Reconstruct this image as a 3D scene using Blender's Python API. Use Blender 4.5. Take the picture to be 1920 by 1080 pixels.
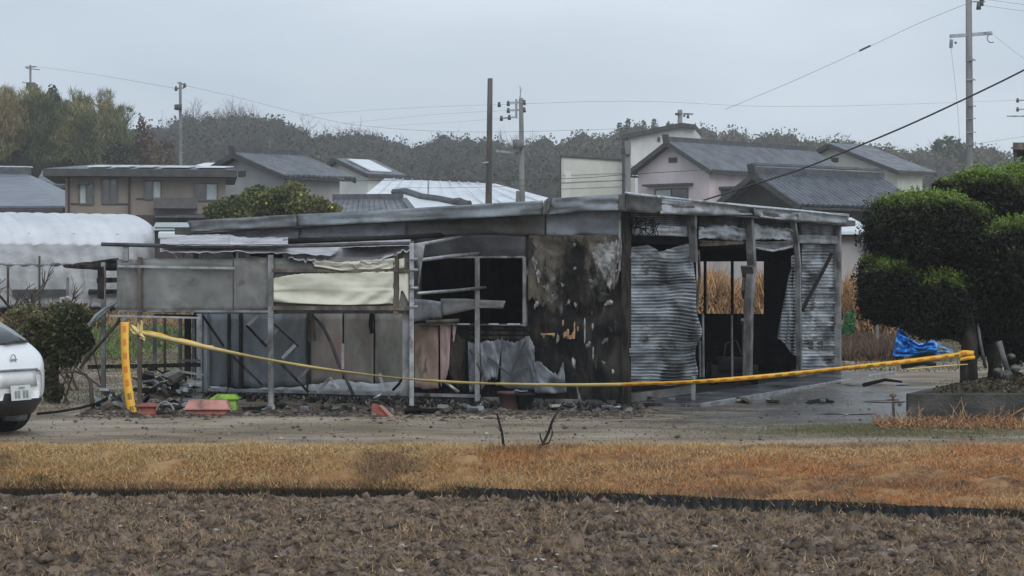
import bpy, math, random
import numpy as np
from mathutils import Vector, noise as mnoise
R = math.radians
scene = bpy.context.scene
for o in list(bpy.data.objects): bpy.data.objects.remove(o)
COL = scene.collection

# ------------------------------------------------------------------ camera, sky, sun, exposure
EYE, HOR, FPX = 1.78, 518.0, 4100.0          # eye height, horizon row, focal length in photo pixels
cam_d = bpy.data.cameras.new('camera'); cam = bpy.data.objects.new('camera', cam_d); COL.objects.link(cam)
cam.location = (0, 0, EYE); cam.rotation_euler = (R(90), 0, 0)
cam_d.sensor_width = 36; cam_d.lens = 36 * FPX / 1920; cam_d.shift_y = (HOR - 540) / 1920 * 1.0
cam_d.clip_start = 0.5; cam_d.clip_end = 3000
scene.camera = cam
world = bpy.data.worlds.new('World'); scene.world = world; world.use_nodes = True
wn, wl = world.node_tree.nodes, world.node_tree.links
for n in list(wn): wn.remove(n)
w_out = wn.new('ShaderNodeOutputWorld'); w_bg = wn.new('ShaderNodeBackground'); w_bg.inputs['Strength'].default_value = 0.1
sky = wn.new('ShaderNodeTexSky'); sky.sky_type = 'NISHITA'; sky.sun_disc = False
sky.sun_elevation = R(38); sky.sun_rotation = R(160)
w_tc = wn.new('ShaderNodeTexCoord'); w_map = wn.new('ShaderNodeMapping'); w_map.inputs['Scale'].default_value = (1.0, 1.0, 3.2)
w_no = wn.new('ShaderNodeTexNoise'); w_no.inputs['Scale'].default_value = 3.2; w_no.inputs['Detail'].default_value = 6
w_no.inputs['Roughness'].default_value = 0.5
w_cr = wn.new('ShaderNodeValToRGB')
w_cr.color_ramp.elements[0].position = 0.34; w_cr.color_ramp.elements[0].color = (0.43, 0.505, 0.595, 1)
w_cr.color_ramp.elements[1].position = 0.64; w_cr.color_ramp.elements[1].color = (0.59, 0.66, 0.735, 1)
w_mul = wn.new('ShaderNodeVectorMath'); w_mul.operation = 'SCALE'; w_mul.inputs['Scale'].default_value = 10.0
w_mix = wn.new('ShaderNodeMix'); w_mix.data_type = 'RGBA'; w_mix.inputs[0].default_value = 0.93
wl.new(w_tc.outputs['Generated'], w_map.inputs['Vector']); wl.new(w_map.outputs[0], w_no.inputs['Vector'])
wl.new(w_no.outputs['Fac'], w_cr.inputs[0]); wl.new(w_cr.outputs[0], w_mul.inputs[0])
wl.new(sky.outputs[0], w_mix.inputs[6]); wl.new(w_mul.outputs[0], w_mix.inputs[7])
wl.new(w_mix.outputs[2], w_bg.inputs[0]); wl.new(w_bg.outputs[0], w_out.inputs[0])
sun_d = bpy.data.lights.new('sun', 'SUN'); sun_d.energy = 1.1; sun_d.angle = R(50); sun_d.color = (1, .97, .93)
sun = bpy.data.objects.new('sun', sun_d); COL.objects.link(sun)
sun.rotation_euler = (R(52), 0, R(20))
scene.view_settings.view_transform = 'Standard'; scene.view_settings.look = 'None'
scene.view_settings.exposure = 0.38; scene.view_settings.gamma = 1.0; scene.view_settings.use_curve_mapping = False
scene.cycles.filter_width = 1.45
scene.cycles.volume_bounces = 2

# ------------------------------------------------------------------ helpers
rng = np.random.default_rng(7); random.seed(7)
WL = {}                                        # world location of every root

def setp(o, label=None, cat=None, group=None, kind=None):
    if label: o['label'] = label
    if cat: o['category'] = cat
    if group: o['group'] = group
    if kind: o['kind'] = kind
    return o

def thing(name, label, cat, loc, group=None):
    o = bpy.data.objects.new(name, None); o.empty_display_size = .3; COL.objects.link(o)
    o.location = loc; WL[o] = Vector(loc)
    return setp(o, label, cat, group)

def root_off(parent):
    p = parent
    while p is not None:
        if p in WL: return WL[p]
        p = p.parent
    return Vector((0, 0, 0))

def add(name, verts, faces, m, parent=None, smooth=False, thick=0, bevel=0):
    off = root_off(parent) if parent is not None else Vector((0, 0, 0))
    me = bpy.data.meshes.new(name)
    me.from_pydata([(v[0]-off[0], v[1]-off[1], v[2]-off[2]) for v in verts], [], faces)
    me.materials.append(m)
    if smooth: me.polygons.foreach_set('use_smooth', [True]*len(me.polygons))
    me.update()
    o = bpy.data.objects.new(name, me); COL.objects.link(o)
    if parent is not None: o.parent = parent
    if thick:
        s = o.modifiers.new('thickness', 'SOLIDIFY'); s.thickness = thick; s.offset = 0
    if bevel:
        s = o.modifiers.new('edge', 'BEVEL'); s.width = bevel; s.segments = 2; s.limit_method = 'ANGLE'
    return o

def npm(name, V, F, m, parent=None, col=None, smooth=False):
    V = np.asarray(V, dtype=np.float64); F = np.asarray(F, dtype=np.int32)
    if parent is not None: V = V - np.array(root_off(parent))
    me = bpy.data.meshes.new(name); k = F.shape[1]
    me.vertices.add(len(V)); me.vertices.foreach_set('co', V.astype(np.float32).ravel())
    me.loops.add(F.size); me.loops.foreach_set('vertex_index', F.ravel())
    me.polygons.add(len(F)); me.polygons.foreach_set('loop_start', np.arange(0, F.size, k, dtype=np.int32))
    me.polygons.foreach_set('loop_total', np.full(len(F), k, dtype=np.int32))
    if smooth: me.polygons.foreach_set('use_smooth', np.ones(len(F), dtype=bool))
    if col is not None:
        a = me.color_attributes.new('Col', 'FLOAT_COLOR', 'POINT')
        c = np.ones((len(V), 4), dtype=np.float32); c[:, :3] = col
        a.data.foreach_set('color', c.ravel())
    me.materials.append(m); me.update(calc_edges=True); me.validate()
    o = bpy.data.objects.new(name, me); COL.objects.link(o)
    if parent is not None: o.parent = parent
    return o

class MB:
    def __init__(s): s.v, s.f = [], []
    def pts(s, P, F):
        n = len(s.v); s.v += [tuple(p) for p in P]; s.f += [tuple(i+n for i in f) for f in F]; return s
    def hexa(s, P):   # 8 corners: bottom 0-3, top 4-7
        return s.pts(P, [(0,3,2,1),(4,5,6,7),(0,1,5,4),(1,2,6,5),(2,3,7,6),(3,0,4,7)])
    def box(s, x0, x1, y0, y1, z0, z1):
        return s.hexa([(x0,y0,z0),(x1,y0,z0),(x1,y1,z0),(x0,y1,z0),(x0,y0,z1),(x1,y0,z1),(x1,y1,z1),(x0,y1,z1)])
    def fbox(s, fr, u0, u1, v0, v1, z0, z1):
        O, g, q = fr
        p = lambda u, v, z: (O[0]+g[0]*u+q[0]*v, O[1]+g[1]*u+q[1]*v, z)
        return s.hexa([p(u0,v0,z0),p(u1,v0,z0),p(u1,v1,z0),p(u0,v1,z0),p(u0,v0,z1),p(u1,v0,z1),p(u1,v1,z1),p(u0,v1,z1)])
    def beam(s, a, b, w, h=None, up=(0,0,1)):
        h = h or w; a, b = Vector(a), Vector(b); d = (b-a)
        if d.length < 1e-6: return s
        d.normalize(); u = Vector(up)
        if abs(d.dot(u)) > .98: u = Vector((0.3, 1, 0))
        x = d.cross(u).normalized()*w/2; y = x.cross(d).normalized()*h/2
        return s.hexa([a-x-y, a+x-y, a+x+y, a-x+y, b-x-y, b+x-y, b+x+y, b-x+y])
    def tube(s, P, r, n=6, r2=None):
        P = [Vector(p) for p in P]; L = len(P)
        if L < 2: return s
        r2 = r if r2 is None else r2; base = len(s.v); prev = None
        for i, p in enumerate(P):
            d = (P[min(i+1, L-1)]-P[max(i-1, 0)]).normalized()
            if prev is None:
                x = d.cross(Vector((0, 0, 1)));  x = Vector((1, 0, 0)) if x.length < .05 else x
            else: x = prev - d*prev.dot(d)
            x.normalize(); prev = x; y = d.cross(x)
            rr = r+(r2-r)*i/(L-1)
            for k in range(n):
                a = 2*math.pi*k/n; s.v.append(tuple(p+x*math.cos(a)*rr+y*math.sin(a)*rr))
        for i in range(L-1):
            for k in range(n):
                a = base+i*n+k; b = base+i*n+(k+1) % n; s.f.append((a, b, b+n, a+n))
        s.f.append(tuple(base+k for k in range(n))[::-1]); s.f.append(tuple(base+(L-1)*n+k for k in range(n)))
        return s
    def build(s, name, m, parent=None, smooth=False, thick=0, bevel=0): return add(name, s.v, s.f, m, parent, smooth, thick, bevel)

def P(px, py, d): return Vector(((px-960)/FPX*d, d, EYE-(py-HOR)/FPX*d))     # photo pixel at a depth -> world
def zat(py, d): return EYE-(py-HOR)/FPX*d
C0 = (1.57, 29.9); EL = (-0.917, 0.399); NL = (-0.399, -0.917); ER = (0.399, 0.917); NR = (0.917, -0.399)
def _pl(px, py, o, e, n):
    k = (px-960)/FPX; ax, ay = C0[0]+o*n[0], C0[1]+o*n[1]
    t = -(ax-k*ay)/(e[0]-k*e[1]); x, y = ax+t*e[0], ay+t*e[1]
    return Vector((x, y, zat(py, y)))
def LF(px, py, o=0): return _pl(px, py, o, EL, NL)     # on the left wall of the burnt building, o metres proud
def RF(px, py, o=0): return _pl(px, py, o, ER, NR)     # on its shuttered right wall
def DP(d): return lambda px, py, o=0: P(px, py, d-o)

def _hash(ix, iy, seed):
    h = (ix*374761393+iy*668265263+seed*1442695041) & 0xffffffff
    h = ((h ^ (h >> 13))*1274126177) & 0xffffffff
    return ((h ^ (h >> 16)) & 0xffff)/65535.0
def vnoise(x, y, seed=0):
    x = np.asarray(x, float); y = np.asarray(y, float)
    ix, iy = np.floor(x).astype(np.int64), np.floor(y).astype(np.int64); fx, fy = x-ix, y-iy
    fx = fx*fx*(3-2*fx); fy = fy*fy*(3-2*fy)
    a, b = _hash(ix, iy, seed), _hash(ix+1, iy, seed); c, d = _hash(ix, iy+1, seed), _hash(ix+1, iy+1, seed)
    return (a*(1-fx)+b*fx)*(1-fy)+(c*(1-fx)+d*fx)*fy
def fbm(x, y, seed=0, o=4):
    s = 0; a = .5
    for i in range(o): s = s+a*(vnoise(x*2**i, y*2**i, seed+i*17)-.5)*2; a *= .5
    return s

def cols_interp(cols, nx):
    c = np.array([list(q)+[0]*(5-len(q)) for q in cols], float); t = np.linspace(0, len(c)-1, nx)
    return np.stack([np.interp(t, np.arange(len(c)), c[:, j]) for j in range(5)], 1)

def colsheet(name, cols, plane, m, parent=None, nx=24, nz=12, off=0, amp=0, freq=3, seed=0, prof=None, jag=0, jagb=0, thick=.006, smooth=True):
    """a real sheet hung on a wall plane: columns (px_top, py_top, px_bottom, py_bottom, stand-off)"""
    c = cols_interp(cols, nx); V = []
    for i in range(nx):
        pt, yt, pb, yb, o = c[i]
        if jag: yt += jag*(float(fbm(i*.9, 3.3, seed+5, 3)))*2
        if jagb: yb += jagb*(float(fbm(i*.9, 9.3, seed+6, 3)))*2
        for j in range(nz):
            v = j/(nz-1); px = pt+(pb-pt)*v; py = yt+(yb-yt)*v
            oo = off+o+amp*float(fbm(i/nx*freq, v*freq, seed, 3))
            if prof: oo += prof(i/(nx-1), v, py)
            V.append(plane(px, py, oo))
    F = [(i*nz+j, (i+1)*nz+j, (i+1)*nz+j+1, i*nz+j+1) for i in range(nx-1) for j in range(nz-1)]
    return add(name, V, F, m, parent, smooth, thick)

# ------------------------------------------------------------------ materials (all procedural)
MATS = {}
def ramp(nt, cols):
    r = nt.nodes.new('ShaderNodeValToRGB'); e = r.color_ramp.elements
    while len(e) < len(cols): e.new(0.5)
    for i, (p, c) in enumerate(cols): e[i].position = .5+(p-.5)*.58; e[i].color = (*c, 1)
    return r
def M(name, cols, scale=3, stretch=(1,1,1), detail=5, rough=.8, rr=None, metal=0, bump=0, bscale=None, alpha=None,
      stain=None, stain2=None, attr=False, dist=0, spec=None, subs=None, nrough=.6):
    if name in MATS: return MATS[name]
    m = bpy.data.materials.new(name); m.use_nodes = True; nt = m.node_tree; L = nt.links; N = nt.nodes
    b = N['Principled BSDF']; tc = N.new('ShaderNodeTexCoord')
    def nz(sc, st, det, dd=0):
        mp = N.new('ShaderNodeMapping'); mp.inputs['Scale'].default_value = st; L.new(tc.outputs['Object'], mp.inputs[0])
        mp.inputs['Location'].default_value = (sc*.7, det*1.3, sc*.31)
        n = N.new('ShaderNodeTexNoise'); n.inputs['Scale'].default_value = sc; n.inputs['Detail'].default_value = det
        n.inputs['Roughness'].default_value = nrough; n.inputs['Distortion'].default_value = dd; L.new(mp.outputs[0], n.inputs['Vector']); return n
    n1 = nz(scale, stretch, detail, dist)
    if attr:
        at = N.new('ShaderNodeAttribute'); at.attribute_name = 'Col'; cur = at.outputs['Color']
    else:
        r = ramp(nt, cols); L.new(n1.outputs['Fac'], r.inputs[0]); cur = r.outputs[0]
    for st in (stain, stain2):
        if not st: continue
        c, sc, strh, lo, hi = st; ns = nz(sc, strh, 6, .4)
        mr = N.new('ShaderNodeMapRange'); mr.inputs[1].default_value = lo; mr.inputs[2].default_value = hi; L.new(ns.outputs['Fac'], mr.inputs[0])
        mx = N.new('ShaderNodeMix'); mx.data_type = 'RGBA'; L.new(mr.outputs[0], mx.inputs[0]); L.new(cur, mx.inputs[6]); mx.inputs[7].default_value = (*c, 1)
        cur = mx.outputs[2]
    L.new(cur, b.inputs['Base Color'])
    b.inputs['Roughness'].default_value = rough; b.inputs['Metallic'].default_value = metal
    if spec is not None: b.inputs['Specular IOR Level'].default_value = spec
    if rr:
        mr = N.new('ShaderNodeMapRange'); mr.inputs[1].default_value = .35; mr.inputs[2].default_value = .65
        mr.inputs[3].default_value = rr[0]; mr.inputs[4].default_value = rr[1]
        nr = nz(scale*1.3, stretch, 5); L.new(nr.outputs['Fac'], mr.inputs[0]); L.new(mr.outputs[0], b.inputs['Roughness'])
    if bump:
        nb = nz(bscale or scale*4, stretch, 6); bp = N.new('ShaderNodeBump'); bp.inputs['Strength'].default_value = bump; bp.inputs['Distance'].default_value = .05
        L.new(nb.outputs['Fac'], bp.inputs['Height']); L.new(bp.outputs[0], b.inputs['Normal'])
    if alpha is not None:
        if isinstance(alpha, tuple):
            na = nz(scale*.8, stretch, 4); mr = N.new('ShaderNodeMapRange'); mr.inputs[1].default_value = .35; mr.inputs[2].default_value = .65
            mr.inputs[3].default_value = alpha[0]; mr.inputs[4].default_value = alpha[1]; L.new(na.outputs['Fac'], mr.inputs[0]); L.new(mr.outputs[0], b.inputs['Alpha'])
        else: b.inputs['Alpha'].default_value = alpha
    MATS[name] = m; return m
g2 = lambda a, k=1: (a*.97*k, a*1.0*k, a*1.05*k)

m_steel   = M('weathered_steel', [(.3,(.10,.11,.12)),(.5,(.19,.205,.22)),(.7,(.30,.32,.345))], 2.2, (1,1,1.6), rough=.5, rr=(.35,.7), metal=.25, bump=.25, stain=((.05,.045,.04),1.3,(1,1,1),.52,.68))
m_fascia  = M('sooty_fascia', [(.3,(.12,.125,.13)),(.5,(.20,.215,.23)),(.7,(.30,.325,.35))], 1.4, (1,1,2), rough=.5, rr=(.35,.65), metal=.2, bump=.3, bscale=9, stain=((.055,.05,.045),.9,(1,1,2),.55,.72))
m_fasciaB = M('blued_fascia', [(.3,(.15,.168,.18)),(.6,(.25,.28,.30)),(.8,(.34,.37,.39))], 1.6, (1,1,2), rough=.45, metal=.2, bump=.25, bscale=9, stain=((.09,.085,.08),1.1,(1,1,2),.58,.74))
m_fasciaD = M('burnt_fascia', [(.3,(.06,.058,.055)),(.7,(.13,.13,.13))], 2, rough=.6, metal=.1, bump=.4, spec=.22)
m_shut    = M('galvanised_shutter', [(.3,(.15,.165,.185)),(.5,(.30,.325,.355)),(.7,(.50,.535,.57))], 1.1, (1,1,5), rough=.4, rr=(.3,.6), metal=.35, bump=.2, stain=((.04,.039,.038),.9,(1,1,3.2),.50,.63))
m_band    = M('scorched_band', [(.3,(.035,.032,.028)),(.5,(.085,.082,.078)),(.7,(.17,.175,.185))], .9, (1,1,1.5), rough=.65, bump=.3, stain=((.045,.04,.03),1.1,(1,1,1),.5,.62))
m_bandL   = M('pale_band', [(.3,(.14,.15,.17)),(.7,(.24,.26,.29))], 2.5, rough=.55, bump=.3, stain=((.05,.045,.035),1.5,(1,1,1),.55,.7))
m_char    = M('charred_board', [(.3,(.004,.004,.004)),(.5,(.012,.011,.010)),(.68,(.045,.04,.034))], 2.2, (1,1,.4), detail=10, rough=.7, bump=1, bscale=14, dist=.8, stain=((.24,.23,.21),4,(1,1,.35),.63,.68), stain2=((.004,.004,.004),2.8,(1,1,.5),.48,.6), spec=.22)
m_charB   = M('burnt_plaster', [(.3,(.022,.019,.015)),(.5,(.095,.084,.066)),(.7,(.20,.18,.15))], 1.7, (1,1,.5), detail=10, rough=.8, bump=1, bscale=14, dist=.8, stain=((.34,.33,.31),3.2,(1,1,.55),.60,.66), stain2=((.010,.009,.008),2.2,(1,1,.5),.48,.58), spec=.22)
m_soot    = M('soot', [(.3,(.006,.006,.006)),(.7,(.02,.019,.018))], 3, rough=.9, bump=.4, spec=.22)
m_sootG   = M('soot_grey', [(.3,(.03,.03,.031)),(.7,(.065,.065,.066))], 3, rough=.8, bump=.5, spec=.22)
m_timber  = M('charred_timber', [(.35,(.012,.011,.01)),(.65,(.05,.044,.038))], 8, (1,1,.3), rough=.85, bump=.8, spec=.22)
m_post    = M('grey_post', [(.3,(.10,.10,.10)),(.5,(.17,.175,.18)),(.7,(.27,.28,.29))], 4, (1,1,.6), rough=.55, metal=.2, bump=.3, stain=((.05,.045,.04),3,(1,1,.5),.55,.68))
m_pipe    = M('steel_pipe', [(.3,(.26,.27,.28)),(.7,(.42,.44,.46))], 6, rough=.35, metal=.5, stain=((.09,.075,.06),5,(1,1,1),.55,.7))
m_pipeD   = M('dark_pipe', [(.3,(.05,.048,.05)),(.7,(.10,.10,.105))], 6, rough=.5, metal=.3)
m_rust    = M('rusty_post', [(.3,(.06,.048,.038)),(.6,(.12,.095,.075)),(.8,(.18,.15,.13))], 6, (1,1,.4), rough=.8, bump=.4)
m_film    = M('smoky_film', [(.3,(.12,.12,.115)),(.5,(.165,.168,.16)),(.7,(.215,.22,.21))], .9, (1,1,1.3), rough=.45, alpha=(.66,.95), bump=.25, bscale=3, stain=((.27,.275,.265),1.6,(1,1,1.4),.55,.68), stain2=((.075,.075,.072),2.1,(1,1,1.2),.55,.7))
m_drape   = M('pale_sheet', [(.3,(.30,.29,.31)),(.5,(.42,.41,.43)),(.7,(.54,.53,.55))], 2.4, (1,1,2), rough=.4, bump=.5, bscale=5, alpha=.93, stain=((.14,.13,.12),2,(1,1,1),.6,.72))
m_cream   = M('cream_cloth', [(.3,(.50,.50,.41)),(.7,(.62,.62,.52))], 1.5, rough=.8, bump=.2, bscale=4)
m_panelB  = M('blue_grey_panel', [(.3,(.085,.10,.113)),(.5,(.135,.155,.172)),(.7,(.19,.212,.232))], 1.6, (1,1,.6), rough=.5, metal=.1, bump=.2, stain=((.08,.075,.065),1.5,(1,1,.6),.55,.7))
m_panelG  = M('stained_green_panel', [(.3,(.09,.095,.08)),(.5,(.175,.18,.155)),(.7,(.25,.24,.215))], 2, (1,1,.5), rough=.6, bump=.25, stain=((.25,.17,.15),1.6,(1,1,.4),.54,.66), stain2=((.05,.04,.035),3,(1,1,.4),.6,.7))
m_panelP  = M('pink_panel', [(.3,(.17,.115,.085)),(.5,(.26,.18,.145)),(.7,(.34,.26,.225))], 2.5, (1,1,.5), rough=.65, bump=.25, stain=((.12,.10,.065),2,(1,1,.6),.50,.62), stain2=((.05,.04,.035),5,(1,1,.35),.6,.68))
m_pinkL   = M('pale_pink_sheet', [(.3,(.36,.25,.245)),(.7,(.46,.33,.32))], 4, (1,1,.5), rough=.6, stain=((.15,.08,.05),4,(1,1,.3),.58,.7))
m_sheet   = M('grey_sheet_metal', [(.3,(.15,.165,.185)),(.5,(.25,.275,.305)),(.7,(.35,.38,.41))], 2.4, (1,1,.5), rough=.45, metal=.15, bump=.3, stain=((.05,.05,.05),2,(1,1,.7),.54,.7))
m_sheetD  = M('smoked_sheet_metal', [(.3,(.09,.10,.115)),(.5,(.17,.185,.21)),(.7,(.25,.275,.305))], 2.4, (1,1,.4), rough=.5, metal=.15, bump=.3, stain=((.035,.035,.035),2,(1,1,.6),.50,.66))
m_white   = M('white_paint_rail', [(.3,(.34,.36,.39)),(.7,(.5,.53,.56))], 5, rough=.5, stain=((.12,.11,.10),4,(1,1,1),.55,.7))
m_flake   = M('peeling_paint', [(.3,(.16,.165,.165)),(.5,(.27,.275,.275)),(.72,(.42,.42,.40))], 7, rough=.7, bump=.7, stain=((.04,.04,.035),6,(1,1,.7),.56,.66))
m_wood    = M('raw_split_wood', [(.3,(.24,.13,.055)),(.6,(.46,.29,.15)),(.8,(.6,.43,.26))], 14, (1,1,.3), rough=.8)
m_conc    = M('stained_concrete', [(.3,(.06,.058,.054)),(.5,(.11,.108,.10)),(.7,(.18,.175,.165))], 2.5, rough=.7, rr=(.35,.8), bump=.4, stain=((.03,.03,.03),1.6,(1,1,1),.5,.66))
# ------------------------------------------------------------------ terrain: one height function, strips that meet edge to edge
SK = np.array([(-1500,225),(-600,215),(0,240),(300,242),(350,215),(420,218),(470,216),(520,226),(560,245),(620,257),(700,254),(740,276),(780,282),(830,262),(900,264),(960,268),
      (1050,262),(1100,252),(1180,240),(1250,238),(1310,248),(1400,250),(1500,260),(1600,270),(1700,276),(1760,278),(1810,272),(1870,280),(1920,284),(2600,290),(3600,300)], float)
sm = lambda t: np.clip(t, 0, 1)**2*(3-2*np.clip(t, 0, 1))
def foot(x): return 21.35-.42*np.maximum(0, np.minimum(x, 12)+1.2)+.05*np.sin(np.asarray(x)*2.1)
BTOP = 22.55
def hz(x, y):
    x = np.asarray(x, float); y = np.asarray(y, float); f = foot(x)
    z = -.36*(1-sm((y-f)/(BTOP-f)))
    z = z + 1.05*sm((y-46)/34) + 1.1*sm((y-85)/70) + .04*fbm(x*.25, y*.25, 3)*sm((y-22)/3)
    k = x/np.maximum(y, 150); zs = 1.78+(518-np.interp(960+k*4100, SK[:, 0], SK[:, 1]+14))/4100*360-7.0
    z = z + (zs-2.1)*sm((y-185)/175)*(1-.45*sm((y-420)/250))
    z = z + 6.2*np.exp(-((x+52)/21)**4)*np.exp(-((y-172)/20)**2)
    return z
def h1(x, y): return float(hz(x, y))
def strip(name, ylo, yhi, nv, xs, m, extra=None, kind='structure', lift=0):
    xs = np.asarray(xs); v = np.linspace(0, 1, nv); X = np.repeat(xs[:, None], nv, 1)
    lo = ylo(xs) if callable(ylo) else np.full(len(xs), ylo); hi = yhi(xs) if callable(yhi) else np.full(len(xs), yhi)
    Y = lo[:, None]+(hi-lo)[:, None]*v[None]; Z = hz(X, Y)+lift
    if extra is not None: Z = Z+extra(X, Y, v[None]*np.ones_like(X))
    n = len(xs); i, j = np.meshgrid(np.arange(n-1), np.arange(nv-1), indexing='ij'); a = (i*nv+j).ravel()
    o = npm(name, np.stack([X.ravel(), Y.ravel(), Z.ravel()], 1), np.stack([a, a+nv, a+nv+1, a+1], 1), m, smooth=True)
    return setp(o, kind=kind)
out = lambda lo, hi: np.concatenate([-np.geomspace(-lo, 460, 22)[::-1], np.linspace(lo, hi, 3)[1:-1], np.geomspace(hi, 460, 22)])
def xgrid(lo, hi, n): return np.concatenate([-np.geomspace(-lo, 460, 24)[::-1][:-1], np.linspace(lo, hi, n), np.geomspace(hi, 460, 24)[1:]])

m_straw = M('dry_straw', [(0,(.3,.2,.1)),(1,(.3,.2,.1))], rough=.8, attr=True)
m_leaf  = M('leaf', [(0,(.1,.1,.1)),(1,(.1,.1,.1))], rough=.65, attr=True, spec=.3)
m_soil = M('ploughed_soil', [(.3,(.040,.026,.018)),(.5,(.145,.100,.068)),(.66,(.27,.20,.145))], 7, (1,1,1), detail=10, rough=.9, rr=(.55,.95), bump=.9, bscale=40, stain=((.24,.165,.09),3.2,(1,1,1),.52,.70))
m_bank = M('matted_dry_grass', [(.3,(.20,.10,.04)),(.5,(.34,.18,.07)),(.7,(.44,.28,.13))], 2.2, (1,1.6,1), detail=9, rough=.95, bump=.9, bscale=30, stain=((.06,.04,.025),3.5,(1,1,1),.55,.7))
m_yard = M('damp_dirt_yard', [(.2,(.11,.078,.048)),(.42,(.21,.162,.11)),(.6,(.30,.245,.18)),(.85,(.40,.345,.27))], .8, (.7,1.3,1), detail=9, rough=.8, rr=(.5,.95), bump=.6, bscale=14, stain=((.12,.09,.06),.7,(.5,1.3,1),.52,.68), stain2=((.36,.34,.31),3.2,(.4,1.2,1),.6,.75))
def wet_region(m, cx, cy, rx, ry, dark=.38, rough=.16):
    """rain-wet, sooty stretch of ground with its own place: darker and glossier"""
    nt = m.node_tree; N = nt.nodes; L = nt.links; b = N['Principled BSDF']
    tc = N.new('ShaderNodeTexCoord'); mp = N.new('ShaderNodeMapping'); mp.vector_type = 'POINT'; mp.inputs['Location'].default_value = (-cx/rx, -cy/ry, 0); mp.inputs['Scale'].default_value = (1/rx, 1/ry, 0)
    L.new(tc.outputs['Object'], mp.inputs[0]); ln = N.new('ShaderNodeVectorMath'); ln.operation = 'LENGTH'; L.new(mp.outputs[0], ln.inputs[0])
    nz_ = N.new('ShaderNodeTexNoise'); nz_.inputs['Scale'].default_value = 1.6; nz_.inputs['Detail'].default_value = 7; nz_.inputs['Roughness'].default_value = .65
    mp2 = N.new('ShaderNodeMapping'); mp2.inputs['Scale'].default_value = (.7, 1.2, 1); L.new(tc.outputs['Object'], mp2.inputs[0]); L.new(mp2.outputs[0], nz_.inputs['Vector'])
    a = N.new('ShaderNodeMath'); a.operation = 'MULTIPLY_ADD'; L.new(nz_.outputs['Fac'], a.inputs[0]); a.inputs[1].default_value = 2.4; L.new(ln.outputs['Value'], a.inputs[2])
    mr = N.new('ShaderNodeMapRange'); L.new(a.outputs[0], mr.inputs[0]); mr.inputs[1].default_value = 2.35; mr.inputs[2].default_value = 1.65; mr.inputs[3].default_value = 0; mr.inputs[4].default_value = 1
    src = b.inputs['Base Color'].links[0].from_socket; mx = N.new('ShaderNodeMix'); mx.data_type = 'RGBA'; mx.blend_type = 'MULTIPLY'; L.new(mr.outputs[0], mx.inputs[0]); L.new(src, mx.inputs[6]); mx.inputs[7].default_value = (dark*.92, dark, dark*1.12, 1); L.new(mx.outputs[2], b.inputs['Base Color'])
    rs_ = b.inputs['Roughness'].links[0].from_socket; m2 = N.new('ShaderNodeMix'); L.new(mr.outputs[0], m2.inputs[0]); L.new(rs_, m2.inputs[2]); m2.inputs[3].default_value = rough; L.new(m2.outputs[0], b.inputs['Roughness'])
wet_region(m_yard, 4.6, 31.0, 2.8, 6.5, .36, .20); wet_region(m_yard, 3.8, 27.2, 2.5, 2.4, .58, .18); wet_region(m_yard, -1.0, 29.6, 5.0, .9, .30, .6)
m_field2 = M('far_field', [(.3,(.09,.07,.04)),(.5,(.14,.11,.06)),(.7,(.12,.14,.05))], .35, (.4,1,1), rough=.9, bump=.5, bscale=8, stain=((.06,.08,.03),.3,(.3,1,1),.5,.6))
m_hill = M('hillside', [(.3,(.03,.032,.02)),(.7,(.07,.06,.045))], .08, rough=.95)

rows_f = lambda X, Y, v: (.07*fbm(X*2.6, Y*2.6, 21, 5)+.06*fbm(X*7, Y*7, 31, 4)+.04*fbm(X*19, Y*19, 5, 3))*np.clip((foot(X)-Y)*3, 0, 1)
strip('ploughed_field', 9.0, foot, 330, xgrid(-6.5, 6.5, 560), m_soil, rows_f)
strip('ground', -30.0, 9.0, 8, xgrid(-6.5, 6.5, 10), m_soil)
strip('grass_bank', foot, BTOP, 60, xgrid(-6.5, 6.5, 420), m_bank, lambda X, Y, v: (.09*fbm(X*2.2, Y*3, 8, 4)+.05*fbm(X*8, Y*9, 4, 3))*np.sin(v*math.pi)**.5)
strip('dirt_yard', BTOP, 46.0, 110, xgrid(-9, 9, 160), m_yard, lambda X, Y, v: .018*fbm(X*1.2, Y*3, 12, 4)*np.clip((Y-BTOP)*2, 0, 1)*np.clip((46-Y)*.5, 0, 1))
strip('fields_behind', 46.0, 160.0, 60, xgrid(-30, 30, 60), m_field2)
strip('wooded_hills', 160.0, 700.0, 80, xgrid(-100, 100, 120), m_hill)

# ---------- scatter helpers
def quads(Pn, size, asp=1.0, up=0.0, seed=1, dirs=None, jit=.5):
    r = np.random.default_rng(seed); n = len(Pn)
    a = r.normal(size=(n, 3)) if dirs is None else dirs+r.normal(size=(n, 3))*jit
    a[:, 2] += up; a /= np.linalg.norm(a, axis=1, keepdims=True)+1e-9
    b = np.cross(a, r.normal(size=(n, 3))); b /= np.linalg.norm(b, axis=1, keepdims=True)+1e-9
    s = (np.asarray(size)*np.ones(n))[:, None]*.5*(r.uniform(.7, 1.3, n)[:, None])
    A = a*s*asp; B = b*s
    V = np.stack([Pn-A-B*.4, Pn-A*.1-B, Pn+A, Pn-A*.1+B], 1).reshape(-1, 3)
    return V, np.arange(4*n).reshape(n, 4)
def palcol(n, pal, seed=3, w=None, var=.22, rep=4):
    r = np.random.default_rng(seed); pal = np.array(pal, float); i = r.choice(len(pal), n, p=w)
    c = pal[i]*(1+r.uniform(-var, var, (n, 1))); return np.repeat(c, rep, 0)
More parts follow.
